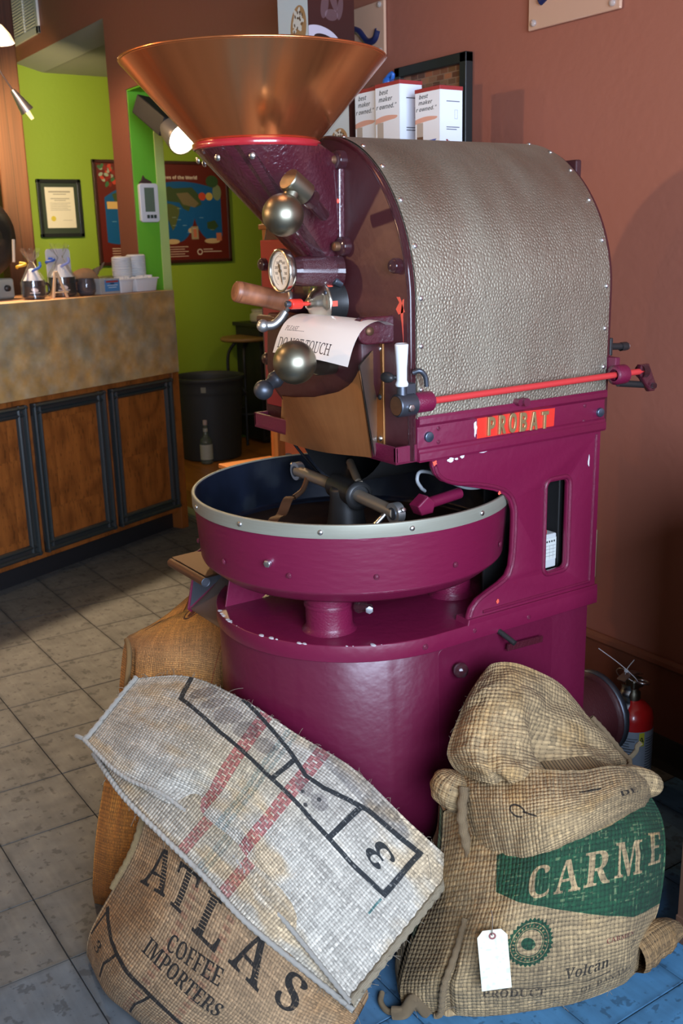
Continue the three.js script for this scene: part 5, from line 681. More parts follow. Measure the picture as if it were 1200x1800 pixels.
// shelf with cartons behind the hood
const SH = 1.548;
const shelf = thing('wall_shelf', 'dark wall shelf behind the roaster hood carrying the cartons', 'shelf', [2.55, SH, 1.85]);
part('shelf_board', box(2.02, 3.10, SH - 0.022, SH, 1.70, ZW - 0.001, 0.002), mat(lin(0.05, 0.03, 0.02), 0.5), shelf); for (const x of [2.16, 2.94]) part('shelf_bracket', extX(shape([[1.74, SH - 0.0225], [ZW - 0.002, SH - 0.0225], [ZW - 0.002, SH - 0.16]]), x, 0.014, 0.001), black, shelf);
const frontArt = (g, W, H) => { g.fillStyle = '#eef0f2'; g.fillRect(0, 0, W, H); g.fillStyle = '#3c4148'; g.font = 'italic bold 76px sans-serif'; g.fillText('best', 60, 118); g.fillText('maker', 52, 200); g.fillText('owned."', 62, 288); g.fillText('r', 8, 288); g.fillStyle = '#e2a892'; g.beginPath(); g.moveTo(0, 400); g.quadraticCurveTo(170, 345, 380, 388); g.quadraticCurveTo(400, 410, 330, 424); g.quadraticCurveTo(200, 430, 0, 460); g.fill(); g.fillStyle = '#b9aa9c'; g.fillRect(28, 448, 110, 230); g.fillStyle = '#6d4c3a'; g.fillRect(28, 640, 110, 110); g.fillStyle = '#4a62b4'; g.beginPath(); g.moveTo(0, 760); g.lineTo(220, 700); g.lineTo(372, 690); g.lineTo(330, 735); g.lineTo(372, 760); g.lineTo(190, 790); g.lineTo(0, 820); g.fill(); };
const sideArt = (g, W, H) => { g.fillStyle = '#e9ecf3'; g.fillRect(0, 0, W, H); g.fillStyle = '#565c68'; for (const [y, n] of [[180, 1], [530, 2], [800, 3]]) for (let k = 0; k < n; k++) g.fillRect(90, y + k * 30, 190 - 40 * (k % 2), 12); g.strokeStyle = '#9aa0ac'; g.lineWidth = 4; g.strokeRect(210, 300, 40, 120); g.fillStyle = '#7c2a24'; for (const [x, y] of [[100, 715], [130, 735], [104, 752]]) { g.beginPath(); g.ellipse(x, y, 17, 12, 0.5, 0, 7); g.fill(); } };
const cartFront = print(420, 900, frontArt, 0.4), cartSide = print(320, 900, sideArt, 0.4), cartCard = mat(lin(0.75, 0.76, 0.8), 0.45), cartLid = mat(lin(0.33, 0.03, 0.03), 0.45);
function carton(x0, z0, w, h, label) {
  const d = 0.075, t = thing('coffee_maker_carton', label, 'box', [x0 + w / 2, SH, z0 + d / 2], 'white coffee maker cartons on the shelf');
  part('carton_body', box(x0, x0 + w, SH + 0.0005, SH + h, z0, z0 + d, 0.001), cartCard, t); part('front_print', faceZ(x0 + 0.001, x0 + w - 0.001, SH + 0.002, SH + h - 0.002, z0 - 0.0005), cartFront, t); part('side_print', faceX(z0 + 0.001, z0 + d - 0.001, SH + 0.002, SH + h - 0.002, x0 - 0.0005), cartSide, t);
  part('red_lid', [box(x0 - 0.001, x0 + w + 0.001, SH + h - 0.008, SH + h + 0.002, z0 - 0.001, z0 + d + 0.001, 0.001)], cartLid, t); part('hanging_window', lathe([[0.0001, 0.010], [0.018, 0.008], [0.026, 0], [0.026, -0.002]], V(x0 + w / 2, SH + h + 0.003, z0 + d / 2), V(x0 + w / 2, 3, z0 + d / 2), 24), glassClear, t);
}
carton(2.144, 1.750, 0.102, 0.164, 'rightmost white coffee maker carton with italic lettering, in front of the framed picture'); carton(2.297, 1.738, 0.110, 0.196, 'tallest white coffee maker carton with italic lettering, second from the right on the shelf'); carton(2.420, 1.752, 0.105, 0.196, 'white coffee maker carton half hidden by the hopper edge on the shelf');
const latteArt = print(420, 760, (g, W, H) => { g.fillStyle = '#dfe4e2'; g.fillRect(0, 0, W, H); g.fillStyle = '#4e9c2e'; g.fillRect(60, 20, 300, 90); g.fillStyle = '#e9f4df'; g.font = 'bold 90px sans-serif'; g.fillText('TODDY', 70, 98); g.fillStyle = '#8a9088'; g.fillRect(70, 150, 250, 14); g.fillStyle = '#b98a5c'; g.beginPath(); g.ellipse(285, 470, 110, 150, 0.15, 0, 7); g.fill(); g.fillStyle = '#efe6d8'; for (let k = 0; k < 26; k++) { g.beginPath(); g.ellipse(285 + 80 * (hash(k, 1, 8) - 0.5) * 1.6, 430 + 150 * (hash(k, 2, 8) - 0.5), 26, 15, hash(k, 3, 8) * 3, 0, 7); g.fill(); } g.fillStyle = '#5c3a22'; for (let k = 0; k < 12; k++) { g.beginPath(); g.ellipse(285 + 90 * (hash(k, 4, 8) - 0.5) * 1.6, 440 + 150 * (hash(k, 5, 8) - 0.5), 14, 8, hash(k, 6, 8) * 3, 0, 7); g.fill(); } }, 0.4);
const cupArt = print(420, 760, (g, W, H) => { const q = g.createLinearGradient(0, 0, 0, H); q.addColorStop(0, '#4a2018'); q.addColorStop(0.7, '#3a1a16'); q.addColorStop(1, '#1c0f0e'); g.fillStyle = q; g.fillRect(0, 0, W, H); g.fillStyle = '#4e9c2e'; g.fillRect(90, 20, 320, 90); g.fillStyle = '#e9f4df'; g.font = 'bold 90px sans-serif'; g.fillText('TODDY', 100, 98); g.fillStyle = '#c9b6a8'; g.fillRect(90, 140, 300, 12); g.fillStyle = 'rgba(150,130,140,0.4)'; for (const [x, y, a, b, r] of [[150, 330, 34, 90, 0.2], [225, 270, 30, 100, -0.3], [290, 340, 26, 80, 0.2], [210, 390, 60, 40, 0]]) { g.beginPath(); g.ellipse(x, y, a, b, r, 0, 7); g.fill(); } g.fillStyle = '#c4b8c2'; g.beginPath(); g.ellipse(120, 560, 170, 85, 0.25, 0, 7); g.fill(); g.fillStyle = '#2a1410'; g.beginPath(); g.ellipse(150, 570, 105, 40, 0.25, 0, 7); g.fill(); g.fillStyle = '#b0a4b2'; g.beginPath(); g.moveTo(-40, 560); g.quadraticCurveTo(40, 700, 240, 690); g.lineTo(284, 610); g.quadraticCurveTo(120, 680, -40, 520); g.fill(); }, 0.35);
function brewBox(x0, y0, z0, h, label) {
  const w = 0.172, d = 0.165, t = thing('cold_brew_box', label, 'box', [x0 + w / 2, y0, z0 + d / 2]);
  part('box_body', box(x0, x0 + w, y0 + 0.0005, y0 + h, z0, z0 + d, 0.001), mat(lin(0.06, 0.03, 0.022), 0.5), t); part('front_print', faceZ(x0, x0 + w, y0 + 0.001, y0 + h - 0.001, z0 - 0.0006), latteArt, t); part('side_print', faceX(z0, z0 + d, y0 + 0.001, y0 + h - 0.001, x0 - 0.0006), cupArt, t);
}
brewBox(2.575, SH, 1.765, 0.19, 'lower brown and white cold brew box on the shelf, mostly hidden by the hopper'); brewBox(2.756, SH, 1.75, 0.29, 'brown and white cold brew box on the shelf under the topmost one'); brewBox(2.756, SH + 0.292, 1.75, 0.31, 'topmost brown and white cold brew box with a coffee cup, above the hopper rim');
const blue = thing('blue_ribbon', 'small blue ribbon bow behind the hopper rim above the cartons', 'ribbon', [2.470, SH + 0.185, 1.80]); part('bow', [ball(V(2.452, SH + 0.215, 1.815), 0.016, 16, [1, 1, 1]), tube([V(2.47, SH + 0.188, 1.815), V(2.45, SH + 0.225, 1.81), V(2.425, SH + 0.235, 1.812), V(2.44, SH + 0.20, 1.815)], 0.006, 24, 8)], mat(lin(0.02, 0.12, 0.45), 0.35), blue);

// rack of light wood beside the doorway, a pair of navy gloves on it
const lightWood = mat(0xffffff, 0.5, 0, { map: rep(caseTex, 2, 1) });
const rack = thing('wooden_rack', 'light wooden rack standing by the orange wall left of the roaster', 'rack', [3.1, 0, 1.86]);
for (const [x, z] of [[3.03, 1.745], [2.60, 1.745], [3.03, 1.945], [2.60, 1.945]]) part('post', boxUV(box(x, x + 0.032, 0, 1.42, z, z + 0.03, 0.003), 4), lightWood, rack);
for (const [y, x1] of [[0.488, 3.50], [1.38, 3.10]]) part('shelf_board', boxUV(box(2.58, x1, y, y + 0.018, 1.742, 1.977, 0.004), 4), lightWood, rack);
for (const z of [1.76, 1.95]) part('post', boxUV(box(3.455, 3.485, 0, 0.4875, z, z + 0.025, 0.003), 4), lightWood, rack);
const glove = thing('work_gloves', 'dark navy fabric gloves lying on the wooden rack behind the tray rim', 'gloves', [3.0, 0.507, 1.80]);
{ const gm = mat(lin(0.018, 0.028, 0.065), 0.9); const g = new THREE.SphereGeometry(1, 32, 24), p = g.attributes.position; for (let i = 0; i < p.count; i++) { const w = 1 + 0.3 * (fbm(p.getX(i) * 2 + 4, p.getZ(i) * 2 + p.getY(i), 0, 0, 3, 5) - 0.5); p.setXYZ(i, p.getX(i) * 0.11 * w, Math.max(-0.027, p.getY(i) * 0.030 * w), p.getZ(i) * 0.06 * w); } g.computeVertexNormals(); part('palm', g.translate(2.96, 0.534, 1.80), gm, glove); for (const [a, b, r] of [[V(2.87, 0.53, 1.78), V(2.78, 0.522, 1.765), 0.014], [V(2.87, 0.53, 1.80), V(2.77, 0.522, 1.80), 0.015], [V(2.88, 0.53, 1.82), V(2.79, 0.522, 1.835), 0.014], [V(2.90, 0.53, 1.84), V(2.82, 0.52, 1.865), 0.012], [V(2.96, 0.535, 1.76), V(2.90, 0.525, 1.748), 0.013]]) part('finger', [cyl(a, b, r, r * 0.9, 14), ball(b, r * 0.9, 14)], gm, glove); part('cuff', lathe([[0.034, 0], [0.038, 0.01], [0.036, 0.06], [0.030, 0.06]], V(3.03, 0.548, 1.80), V(3.12, 0.60, 1.80), 24), gm, glove); part('care_label', box(2.83, 2.90, 0.548, 0.5495, 1.765, 1.778, 0), mat(lin(0.6, 0.6, 0.62), 0.6), glove); }
part('cable', tube([V(1.945, 1.40, 1.14), V(1.965, 1.26, 1.13), V(1.985, 1.12, 1.13), V(2.005, 1.00, 1.14), V(1.99, 0.90, 1.18), V(1.97, 0.80, 1.25)], 0.0035, 50, 8), black, roaster);

// the notice draped over the hinge bar
const sign = thing('paper_notice', 'white paper notice asking please do not touch, folded over the bar on the roaster front', 'sign', [1.55, 1.14, 0.98]);
{
  const prof = [[1.066, 1.196], [1.050, 1.2035], [1.028, 1.2075], [1.006, 1.2030], [0.990, 1.1935], [0.974, 1.172], [0.960, 1.1395]], c = new THREE.CatmullRomCurve3(prof.map(([z, y]) => V(0, y, z)));
  const m = print(1200, 760, (g, W, H) => { g.fillStyle = '#efe9e2'; g.fillRect(0, 0, W, H); g.fillStyle = '#20202a'; g.font = '72px serif'; g.save(); g.translate(80, 588); g.scale(0.84, 0.95); g.fillText('PLEASE.......', 0, 0); g.restore(); g.font = '100px serif'; g.save(); g.translate(48, 722); g.scale(1.15, 1.0); g.fillText('DO NOT TOUCH', 0, 0); g.restore(); }, 0.28);
  part('sheet', sheet((u, v) => { const p = c.getPoint(v); return V(lerp(1.676 - 0.004 * v, 1.431 - 0.010 * v, u), p.y + 0.004 * Math.sin(u * 3.1) * v - 0.006 * u * v, p.z - 0.004 * Math.sin(u * 3.14) * v); }, 24, 40, 0.0005), m, sign);
}

// ---------------------------------------------------------------- counter (s along its front, o behind it)
const CA = V(3.933, 0, 0.9615), CD = V(0.405, 0, 0.9143), CM = new THREE.Matrix4().makeBasis(CD, Y, V(-0.9143, 0, 0.405)).setPosition(CA.x, 0, CA.z);
const cb = (s0, s1, y0, y1, o0, o1, r = 0.002) => box(s0, s1, y0, y1, -o1, -o0, r).applyMatrix4(CM), cp = (s, y, o) => V(s, y, -o).applyMatrix4(CM);
const oak = tex(512, 1024, (u, v) => { const g = fbm(u * 34 + 2 * fbm(u * 5, v * 2, 0, 0, 3, 3), v * 3, 0, 0, 4, 151), a = Math.abs(Math.sin(16 * (fbm(u * 2.4, v * 0.9, 0, 0, 3, 155) + 0.10 * v))), po = vnoise(u * 160, v * 14, 0, 0, 157) > 0.80 ? 0.8 : 1, t = clamp(0.5 * g + 0.4 * a + 0.1); return [lerp(0.40, 0.66, t) * po, lerp(0.215, 0.385, t) * po, lerp(0.085, 0.165, t) * po]; });
const oakMat = mat(0xffffff, 0.42, 0, { map: rep(oak, 1.5, 1.2) });
const mottle = tex(1024, 512, (u, v) => { const a = fbm(u * 34, v * 17, 34, 17, 5, 161), b = fbm(u * 22, v * 11, 22, 11, 4, 165), c = fbm(u * 60, v * 30, 60, 30, 3, 169), t = 0.53 + 0.22 * (a - 0.45); return [t * 1.20 + 0.17 * (b - 0.5), t * 0.98 + 0.06 * (c - 0.5), t * 0.66 - 0.16 * (b - 0.5) + 0.16 * (c - 0.5)].map((x) => x * 0.98 + 0.04); });
const counter = thing('serving_counter', 'serving counter with mottled brown apron above black framed oak panels', 'counter', [CA.x, 0, CA.z]);
part('apron', planeUVc(cb(-2.5, 1.152, 0.760, 1.136, 0, 0.022, 0.002), 0.55), mat(0xffffff, 0.5, 0, { map: mottle }), counter);
function planeUVc(g, k) { const p = g.attributes.position, uv = new Float32Array(p.count * 2); for (let i = 0; i < p.count; i++) { const q = V(p.getX(i) - CA.x, 0, p.getZ(i) - CA.z).dot(CD); uv[2 * i] = q * k; uv[2 * i + 1] = p.getY(i) * 2 * k; } g.setAttribute('uv', new THREE.BufferAttribute(uv, 2)); return g; }
part('carcass', planeUVc(cb(-2.5, 1.105, 0.088, 0.775, 0.022, 0.50, 0.001), 1), oakMat, counter);
part('end_panel', planeUVc(cb(1.105, 1.152, 0.0, 0.760, 0.004, 0.52, 0.003), 1), oakMat, counter);
part('toe_kick', cb(-2.5, 1.105, 0.0, 0.090, 0.062, 0.08, 0.001), black, counter);
const stain = phys(lin(0.018, 0.026, 0.028), 0.42, 0, { clearcoat: 0.7, clearcoatRoughness: 0.3 });
for (let k = 0; k < 7; k++) {
  const s1 = 1.104 - k * 0.4335, s0 = s1 - 0.404, y0 = 0.112, y1 = 0.736, w = 0.050;
  const p = part('panel', planeUVc(cb(s0 + w, s1 - w, y0 + w, y1 - w, 0.016, 0.0218, 0.001), 1.0 + 0.13 * k), mat(0xffffff, 0.42, 0, { map: (() => { const t = rep(oak, 1.5, 1.2); t.offset.set(0.37 * k, 0.21 * k); return t; })() }), counter);
  const prof = [[0, 0], [0, 0.012], [0.003, 0.0215], [0.009, 0.025], [0.015, 0.022], [0.019, 0.0125], [0.031, 0.0100], [0.034, 0.0155], [0.040, 0.0185], [0.046, 0.0145], [0.050, 0.004], [0.050, 0]];
  const sh = shape(prof.map(([a, b]) => [a, b])), bar = (L) => new THREE.ExtrudeGeometry(sh, { depth: L, bevelEnabled: false, curveSegments: 4 });
  // each strip: profile x runs inwards from the outer edge, profile y stands out from the counter
  const put = (L, pos, ix, iz) => { const out = V(0, 0, 1); return bar(L).applyMatrix4(new THREE.Matrix4().makeBasis(ix, out, iz.clone().negate()).setPosition(pos.x + iz.x * L, pos.y + iz.y * L, pos.z)).applyMatrix4(CM); };
  part('moulding', put(s1 - s0, V(s0, y1, -0.0215), V(0, -1, 0), V(1, 0, 0)), stain, p); part('moulding', put(s1 - s0, V(s1, y0, -0.0215), V(0, 1, 0), V(-1, 0, 0)), stain, p);
  part('moulding', put(y1 - y0, V(s0, y0, -0.0215), V(1, 0, 0), V(0, 1, 0)), stain, p); part('moulding', put(y1 - y0, V(s1, y1, -0.0215), V(-1, 0, 0), V(0, -1, 0)), stain, p);
}
const ctop = thing('countertop', 'tan wooden countertop on the serving counter', 'countertop', [CA.x, 1.1, CA.z]);
part('worktop', planeUVc(cb(-2.5, 1.150, 1.110, 1.1355, 0.0235, 0.52, 0.002), 0.5), mat(lin(0.55, 0.27, 0.14), 0.4), ctop);
const CT = 1.136;
// gift mugs in cellophane
function giftMug(s, o, label, ribbon, h = 0.075, r = 0.046) {
  const b = cp(s, CT, o), t = thing('gift_mug', label, 'mug', [b.x, b.y, b.z]), up = V(b.x, 9, b.z), e = (k) => b.clone().add(k);
  part('mug', lathe([[0.0001, 0.001], [r * 0.85, 0.001], [r, 0.01], [r, h], [r - 0.004, h], [r - 0.004, 0.012], [0.0001, 0.010]], b, up, 32), phys(lin(0.012, 0.010, 0.012), 0.12, 0, { clearcoat: 1 }), t);
  part('handle', tube([e(V(0.03 * 0.9, h * 0.8, r)), e(V(0.035, h * 0.75, r + 0.025)), e(V(0.035, h * 0.3, r + 0.025)), e(V(0.03, h * 0.2, r))], 0.006, 24, 8), blackGloss, t);
  part('mug_print', new THREE.CylinderGeometry(r + 0.0006, r + 0.0006, h * 0.5, 24, 1, true, 0, 2.0).rotateY(Math.PI + 0.35).translate(b.x, b.y + h * 0.45, b.z), mat(0xffffff, 0.5, 0, { transparent: true, map: canvasTex(256, 128, (g) => { g.fillStyle = 'rgba(10,9,10,1)'; g.fillRect(0, 0, 256, 128); g.fillStyle = '#c9c4bc'; g.beginPath(); g.ellipse(128, 50, 40, 26, 0.3, 0, 7); g.fill(); g.fillRect(70, 84, 116, 10); }) }), t);
  const cello = new THREE.LatheGeometry([[r + 0.004, 0], [r + 0.005, h * 0.9], [r * 0.8, h * 1.2], [0.010, h * 1.95], [0.012, h * 2.05], [0.030, h * 2.4], [0.034, h * 2.55]].map(([a, y]) => new THREE.Vector2(a, y)), 40), p = cello.attributes.position; for (let i = 0; i < p.count; i++) { const a = Math.atan2(p.getZ(i), p.getX(i)), y = p.getY(i) / h, w = 1 + (y > 1 ? 0.28 : 0.03) * Math.sin(a * 7 + y * 3 + s * 9) * (hash(Math.round(a * 5), Math.round(y * 3), 9) * 0.8 + 0.4); p.setXYZ(i, p.getX(i) * w, p.getY(i) + (y > 2.2 ? 0.012 * Math.sin(a * 3 + s) : 0), p.getZ(i) * w); } cello.computeVertexNormals();
  part('cellophane', cello.translate(b.x, b.y + 0.001, b.z), phys(lin(0.97, 0.97, 0.98), 0.10, 0, { transmission: 0.98, thickness: 0, ior: 1.45 }), t);
  part('tissue', lathe([[r - 0.006, h * 0.98], [r * 0.7, h * 1.15], [0.014, h * 1.6], [0.0001, h * 1.65]], b, up, 16), mat(lin(0.7, 0.7, 0.72), 0.7), t);
  const loops = ribbon.map((c, k) => [tube([0, 1, 2, 3, 4].map((q) => e(V(0.016 * Math.cos(q * 1.4 + k * 2) + (k ? -0.018 : 0.012), h * 1.95 - 0.012 * q * (k + 0.4), -0.02 + 0.02 * Math.sin(q * 1.4 + k) + (k ? 0.03 : -0.02)))), 0.0055, 40, 8), c]); for (const [g, c] of loops) part('ribbon', g, mat(lin(...c), 0.35), t);
}
giftMug(0.445, 0.13, 'cellophane wrapped gift mug with a yellow and blue ribbon on the counter', [[0.65, 0.42, 0.03], [0.04, 0.12, 0.42]]);
giftMug(0.610, 0.14, 'larger cellophane wrapped gift mug with a blue ribbon, in front of the white card', [[0.03, 0.10, 0.42], [0.25, 0.30, 0.62]], 0.082, 0.056);
{ const b = cp(0.698, CT, 0.09), t = thing('glass_mug', 'clear glass mug on the counter beside the gift mugs', 'mug', [b.x, b.y, b.z]); part('mug', lathe([[0.0001, 0.001], [0.030, 0.001], [0.038, 0.015], [0.040, 0.045], [0.034, 0.072], [0.031, 0.072], [0.037, 0.045], [0.035, 0.016], [0.0001, 0.010]], b, V(b.x, 9, b.z), 32), phys(lin(0.35, 0.33, 0.36), 0.05, 0, { transmission: 0.85, thickness: 0.004, ior: 1.5 }), t); part('handle', tube([V(0.025, 0.058, 0.03), V(0.035, 0.056, 0.06), V(0.035, 0.022, 0.06), V(0.025, 0.018, 0.03)].map((k) => k.add(b)), 0.005, 20, 8), phys(lin(0.35, 0.33, 0.36), 0.05, 0, { transmission: 0.8, thickness: 0.004, ior: 1.5 }), t); }
{ const b = cp(0.70, CT, 0.25), t = thing('white_card', 'white rounded card standing behind the gift mugs', 'card', [b.x, b.y, b.z]); part('card', extZ(roundRect(0.632, 0.766, CT + 0.001, 1.332, 0.014), -0.252, 0.006, 0.001).applyMatrix4(CM), mat(lin(0.7, 0.7, 0.7), 0.6), t); part('card_foot', cb(0.66, 0.74, CT + 0.0005, CT + 0.006, 0.25, 0.30, 0.001), mat(lin(0.7, 0.7, 0.7), 0.6), t); }
{ const b = cp(0.512, CT, 0.06), t = thing('wooden_easel', 'small wooden stick easel on the counter edge before the gift mugs', 'easel', [b.x, b.y, b.z]); const m = mat(lin(0.6, 0.42, 0.25), 0.6); for (const [a, c] of [[0.474, 0.498], [0.548, 0.504]]) part('leg', cyl(cp(a, CT + 0.002, 0.05), cp(c, CT + 0.108, 0.055), 0.006, 0.006, 8), m, t); part('back_leg', cyl(cp(0.51, CT + 0.002, 0.10), cp(0.501, CT + 0.106, 0.06), 0.004, 0.004, 8), m, t); part('ledge', cb(0.478, 0.545, CT + 0.022, CT + 0.027, 0.036, 0.048, 0.001), m, t); }
{ const b = cp(0.79, CT, 0.22), t = thing('paper_bag', 'brown kraft paper bag lying on the counter beside the cup stacks', 'bag', [b.x, b.y, b.z]); const m = mat(lin(0.34, 0.19, 0.09), 0.8); const g = new THREE.SphereGeometry(1, 28, 20), p = g.attributes.position; for (let i = 0; i < p.count; i++) { const w = 1 + 0.2 * (fbm(p.getX(i) * 3, p.getY(i) * 3 + p.getZ(i), 0, 0, 3, 3) - 0.5); p.setXYZ(i, p.getX(i) * 0.075 * w, Math.max(-0.052, p.getY(i) * 0.055 * w), p.getZ(i) * 0.05 * w); } g.computeVertexNormals(); part('bag_body', g.applyMatrix4(new THREE.Matrix4().makeTranslation(0.80, CT + 0.055, -0.205)).applyMatrix4(CM), m, t); part('bag_top', sheet((u, v) => cp(0.815 + 0.085 * u + 0.02 * v, CT + 0.05 + 0.055 * u + 0.05 * v - 0.02 * u * v, 0.19 + 0.006 * Math.sin(u * 9)), 12, 10, 0.002), mat(lin(0.20, 0.13, 0.07), 0.8), t); }
{ const b = cp(0.80, CT, 0.09), t = thing('plastic_tray', 'clear plastic tray with a blue label on the counter', 'tray', [b.x, b.y, b.z]); const m = phys(lin(0.8, 0.8, 0.8), 0.15, 0, { transmission: 0.7, thickness: 0, ior: 1.45 }); for (const [n, a] of [['tray_floor', [0.750, 0.868, CT + 0.001, CT + 0.003, 0.06, 0.15]], ['tray_side', [0.750, 0.868, CT + 0.003, CT + 0.066, 0.06, 0.062]], ['tray_side', [0.750, 0.868, CT + 0.003, CT + 0.066, 0.148, 0.15]], ['tray_side', [0.750, 0.752, CT + 0.003, CT + 0.066, 0.062, 0.148]], ['tray_side', [0.866, 0.868, CT + 0.003, CT + 0.066, 0.062, 0.148]]]) part(n, cb(...a, 0.0006), m, t); part('blue_label', cb(0.775, 0.864, CT + 0.012, CT + 0.060, 0.0575, 0.0592, 0.0004), print(256, 160, (g, W, H) => { g.fillStyle = '#4f86b8'; g.fillRect(0, 0, W, H); g.fillStyle = '#a8423e'; g.fillRect(20, 8, 216, 26); g.fillStyle = '#d6e2ea'; g.fillRect(40, 70, 180, 8); g.fillRect(60, 100, 140, 8); g.fillStyle = '#27486a'; g.beginPath(); g.ellipse(128, 50, 40, 12, 0, 0, 7); g.fill(); }), t); }
const cupM = mat(lin(0.74, 0.74, 0.74), 0.45);
function cupStack(s, o, n, label) { for (let k = 0; k < n; k++) { const b = cp(s, CT + 0.002 + k * 0.0075, o), t = thing('paper_cup_lid', label(k, n), 'lid', [b.x, b.y, b.z], 'white cup lids in the two stacks'); part('lid', lathe([[0.0425, 0], [0.0445, 0.0012], [0.0445, 0.0052], [0.0420, 0.0066], [0.0400, k === n - 1 ? 0.0095 : 0.0070], [k === n - 1 ? 0.034 : 0.0380, k === n - 1 ? 0.011 : 0.0070], [0.0001, k === n - 1 ? 0.0105 : 0.0070]], b, V(b.x, 9, b.z), 30), cupM, t); } }
cupStack(1.012, 0.18, 20, (k, n) => k === n - 1 ? 'topmost white cup lid of the left stack on the counter' : 'white cup lid within the left stack on the counter'); cupStack(1.106, 0.18, 21, (k, n) => k === n - 1 ? 'topmost white cup lid of the right, taller stack on the counter' : 'white cup lid within the right, taller stack on the counter');
function caddy(s, o, label, w) { const b = cp(s, CT, o), t = thing('packet_caddy', label, 'caddy', [b.x, b.y, b.z]); const sh = roundRect(-w, w, -0.032, 0.032, 0.008), g = new THREE.ExtrudeGeometry(sh, { depth: 0.056, bevelEnabled: true, bevelSize: 0.002, bevelThickness: 0.002, bevelSegments: 2 }).rotateX(-Math.PI / 2), p = g.attributes.position; for (let i = 0; i < p.count; i++) { const f = 0.84 + 0.16 * p.getY(i) / 0.056; p.setX(i, p.getX(i) * f); p.setZ(i, p.getZ(i) * f); } g.computeVertexNormals(); part('caddy_body', toCreasedNormals(g.translate(s, CT + 0.0022, -o), 0.6).applyMatrix4(CM), cupM, t); part('caddy_rim', cb(s - w - 0.003, s + w + 0.003, CT + 0.053, CT + 0.060, o - 0.036, o + 0.036, 0.002), cupM, t); for (let k = 0; k < 4; k++) { const q = s - w * 0.6 + k * w * 0.38; part('packet', cb(q, q + 0.004, CT + 0.058, CT + 0.066 + 0.005 * (k % 2), o - 0.024, o + 0.022, 0.0006), mat(lin(0.7, 0.7, 0.7), 0.6), t); } }
caddy(0.921, 0.10, 'narrower white packet caddy on the counter next to the plastic tray', 0.043); caddy(1.052, 0.10, 'wider white packet caddy on the counter, nearer the counter end', 0.074);
{ const b = cp(1.08, CT, 0.2), t = thing('wire_rack', 'thin wire rack around the cup lids at the counter end', 'rack', [b.x, b.y, b.z]); const w = []; for (const y of [0.004, 0.058, 0.066]) part('wire_ring', tube([cp(0.975, CT + y, 0.148), cp(1.155, CT + y, 0.148), cp(1.160, CT + y, 0.33), cp(0.975, CT + y, 0.33), cp(0.975, CT + y, 0.149)], 0.0015, 60, 6), steel, t); for (let k = 0; k <= 9; k++) part('wire', cyl(cp(0.975 + 0.02 * k, CT + 0.003, 0.148), cp(0.975 + 0.02 * k, CT + 0.067, 0.148), 0.0012, 0.0012, 6), steel, t); part('hook_end', tube([cp(1.150, CT + 0.06, 0.20), cp(1.150, CT + 0.115, 0.21), cp(1.150, CT + 0.08, 0.25)], 0.0015, 16, 6), steel, t); }
{ const b = cp(1.13, CT, 0.13), t = thing('red_packet', 'small red printed packet at the end of the counter', 'packet', [b.x, b.y, b.z]); part('packet', cb(1.130, 1.148, CT + 0.001, CT + 0.035, 0.10, 0.135, 0.004), mat(lin(0.42, 0.12, 0.09), 0.5), t); }
// coffee grinder at the left edge
{ const b = cp(0.415, CT, 0.33), t = thing('coffee_grinder', 'coffee grinder with a round dark hopper and silver base on the counter', 'grinder', [b.x, b.y, b.z]);
  const m = mat(lin(0.035, 0.03, 0.028), 0.3, 0.4), c = cp(0.365, 1.385, 0.33); part('grinder_hopper', [lathe([[0.0001, -0.07], [0.09, -0.066], [0.155, -0.035], [0.170, 0], [0.155, 0.035], [0.09, 0.066], [0.0001, 0.07]], c, c.clone().add(V(-0.9143, 0, 0.405)), 48)], m, t); part('hopper_hub', lathe([[0.05, 0.062], [0.045, 0.085], [0.0001, 0.088]], c, c.clone().add(V(-0.9143, 0, 0.405)), 32), mat(lin(0.06, 0.045, 0.035), 0.4, 0.4), t);
  part('chrome_stem', cyl(cp(0.40, CT + 0.10, 0.33), cp(0.39, 1.24, 0.33), 0.012), steel, t); part('silver_base', planeUVc(cb(0.33, 0.46, CT + 0.0005, CT + 0.085, 0.26, 0.42, 0.012), 1), mat(lin(0.36, 0.40, 0.38), 0.35, 0.4), t); part('dial_knob', lathe([[0.013, 0], [0.012, 0.012], [0.0001, 0.013]], cp(0.415, CT + 0.045, 0.259), cp(0.415, CT + 0.045, 0), 18), black, t);
  part('lever', cyl(cp(0.46, 1.375, 0.24), cp(0.445, 1.285, 0.235), 0.006), mat(lin(0.65, 0.55, 0.4), 0.5), t); part('filler_cap', [lathe([[0.05, 0], [0.05, 0.05], [0.035, 0.07], [0.035, 0.11], [0.0001, 0.112]], V(c.x, c.y + 0.16, c.z), V(c.x, 9, c.z), 28)], black, t); part('filler_lever', [cyl(cp(0.33, 1.553, 0.30), cp(0.42, 1.556, 0.27), 0.004), ball(cp(0.42, 1.556, 0.27), 0.008, 12)], oldBrass, t); }

